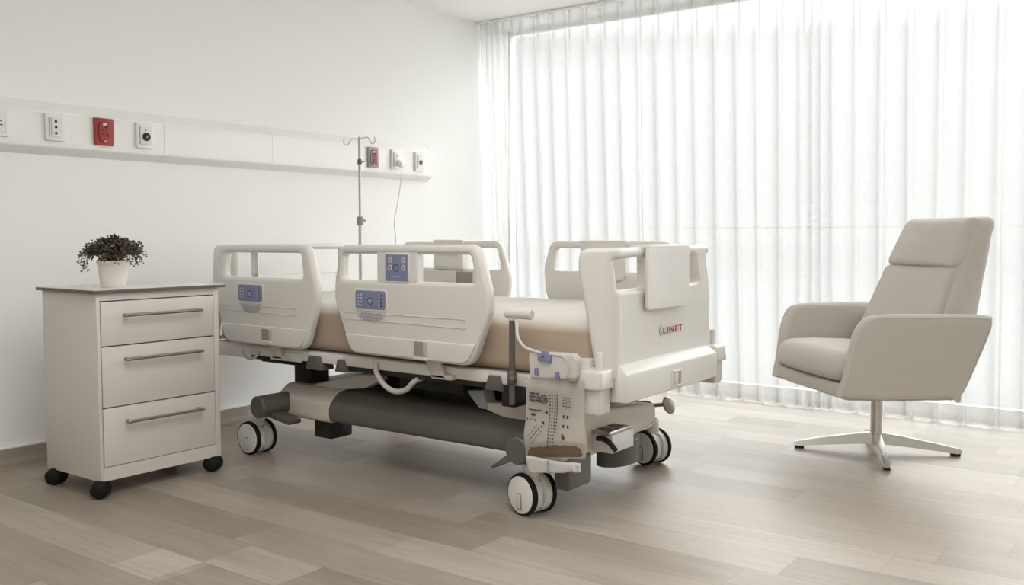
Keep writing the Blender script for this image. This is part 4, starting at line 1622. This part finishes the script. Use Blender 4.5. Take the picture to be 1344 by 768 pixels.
# ------------------------------------------------------------------ light
SIDE_GLOW = .50
w = bpy.data.worlds.new('World')
SC.world = w
w.use_nodes = True
nt = w.node_tree
bg = nt.nodes['Background']
tc = nt.nodes.new('ShaderNodeTexCoord')
sp = nt.nodes.new('ShaderNodeSeparateXYZ')
nt.links.new(tc.outputs['Generated'], sp.inputs[0])
SKY = [(.0, .26), (.33, .24), (.40, .070), (.52, .069), (.60, .077), (.66, .40), (.76, .75), (1., .8)]   # (height 0..1 with .5 at the horizon, brightness)
rp = nt.nodes.new('ShaderNodeValToRGB')     # overcast sky: brighter overhead, pale ground below
els = rp.color_ramp.elements
for pos, v in SKY[2:]:
    els.new(pos)
for e, (pos, v) in zip(sorted(els, key=lambda q: q.position), SKY):
    e.position = pos
for e, (pos, v) in zip(els, SKY):
    e.position = pos
    e.color = (v, v * .995, v * .98, 1)
ma = nt.nodes.new('ShaderNodeMath')
ma.operation = 'MULTIPLY_ADD'
ma.inputs[1].default_value = .5
ma.inputs[2].default_value = .5
nt.links.new(sp.outputs['Z'], ma.inputs[0])
nt.links.new(ma.outputs[0], rp.inputs[0])
# added glow in the unseen side sky, there to brighten the rail wall
dt = nt.nodes.new('ShaderNodeVectorMath')
dt.operation = 'DOT_PRODUCT'
nt.links.new(tc.outputs['Generated'], dt.inputs[0])
saz, sel = math.radians(-48), math.radians(24)
dt.inputs[1].default_value = (math.cos(saz) * math.cos(sel), math.sin(saz) * math.cos(sel), math.sin(sel))
hz = nt.nodes.new('ShaderNodeMapRange')
hz.interpolation_type = 'SMOOTHSTEP'
hz.inputs['From Min'].default_value = math.cos(math.radians(50))
hz.inputs['From Max'].default_value = math.cos(math.radians(8))
hz.inputs['To Max'].default_value = SIDE_GLOW
nt.links.new(dt.outputs['Value'], hz.inputs['Value'])
ad = nt.nodes.new('ShaderNodeMix')
ad.data_type = 'RGBA'
ad.blend_type = 'ADD'
ad.clamp_result = False
ad.inputs[0].default_value = 1
nt.links.new(rp.outputs[0], ad.inputs[6])
nt.links.new(hz.outputs[0], ad.inputs[7])
nt.links.new(ad.outputs[2], bg.inputs[0])
bg.inputs[1].default_value = 11.0
ld = bpy.data.lights.new('window_portal', 'AREA')      # sky sampling guide in the window opening
ld.shape = 'RECTANGLE'
ld.size, ld.size_y = WY1 - WY0, WZ1 - WZ0
ld.cycles.is_portal = True
lo = bpy.data.objects.new('window_portal', ld)
COL.objects.link(lo)
lo.location = (WIN_X + .10, (WY0 + WY1) / 2, (WZ0 + WZ1) / 2)
lo.rotation_euler = Vector((-1, 0, 0)).to_track_quat('-Z', 'Z').to_euler()

for lx_, ly_, pw_ in ((-.60, -.1, 33), (1.55, 1.25, 31)):        # added fill lights, unseen and without fixtures, over the near half of the room
    pd = bpy.data.lights.new('fill_light', 'AREA')
    pd.shape = 'RECTANGLE'
    pd.size, pd.size_y = 1.2, 1.8
    pd.energy = pw_
    pd.color = (1., .99, .965)
    po = bpy.data.objects.new('fill_light', pd)
    COL.objects.link(po)
    po.location = (lx_, ly_, CEIL - .004)

SC.cycles.max_bounces = 12
SC.cycles.diffuse_bounces = 6
SC.cycles.transparent_max_bounces = 32
SC.cycles.use_denoising = True
SC.view_settings.view_transform = 'Standard'
SC.view_settings.look = 'None'
SC.view_settings.gamma = 1
SC.view_settings.exposure = 0.14
SC.view_settings.use_curve_mapping = False

# ------------------------------------------------------------------ camera
cam = bpy.data.cameras.new('camera')
cam.sensor_width = 36
cam.lens = 36 * 1220.74 / 1344
cam.clip_start = .05
co = bpy.data.objects.new('camera', cam)
COL.objects.link(co)
co.location = (0, 0, 1.0)
yaw, pit = math.radians(36.133), math.radians(-3.532)
co.rotation_euler = Vector((math.cos(yaw) * math.cos(pit), math.sin(yaw) * math.cos(pit), math.sin(pit))).to_track_quat('-Z', 'Y').to_euler()
SC.camera = co
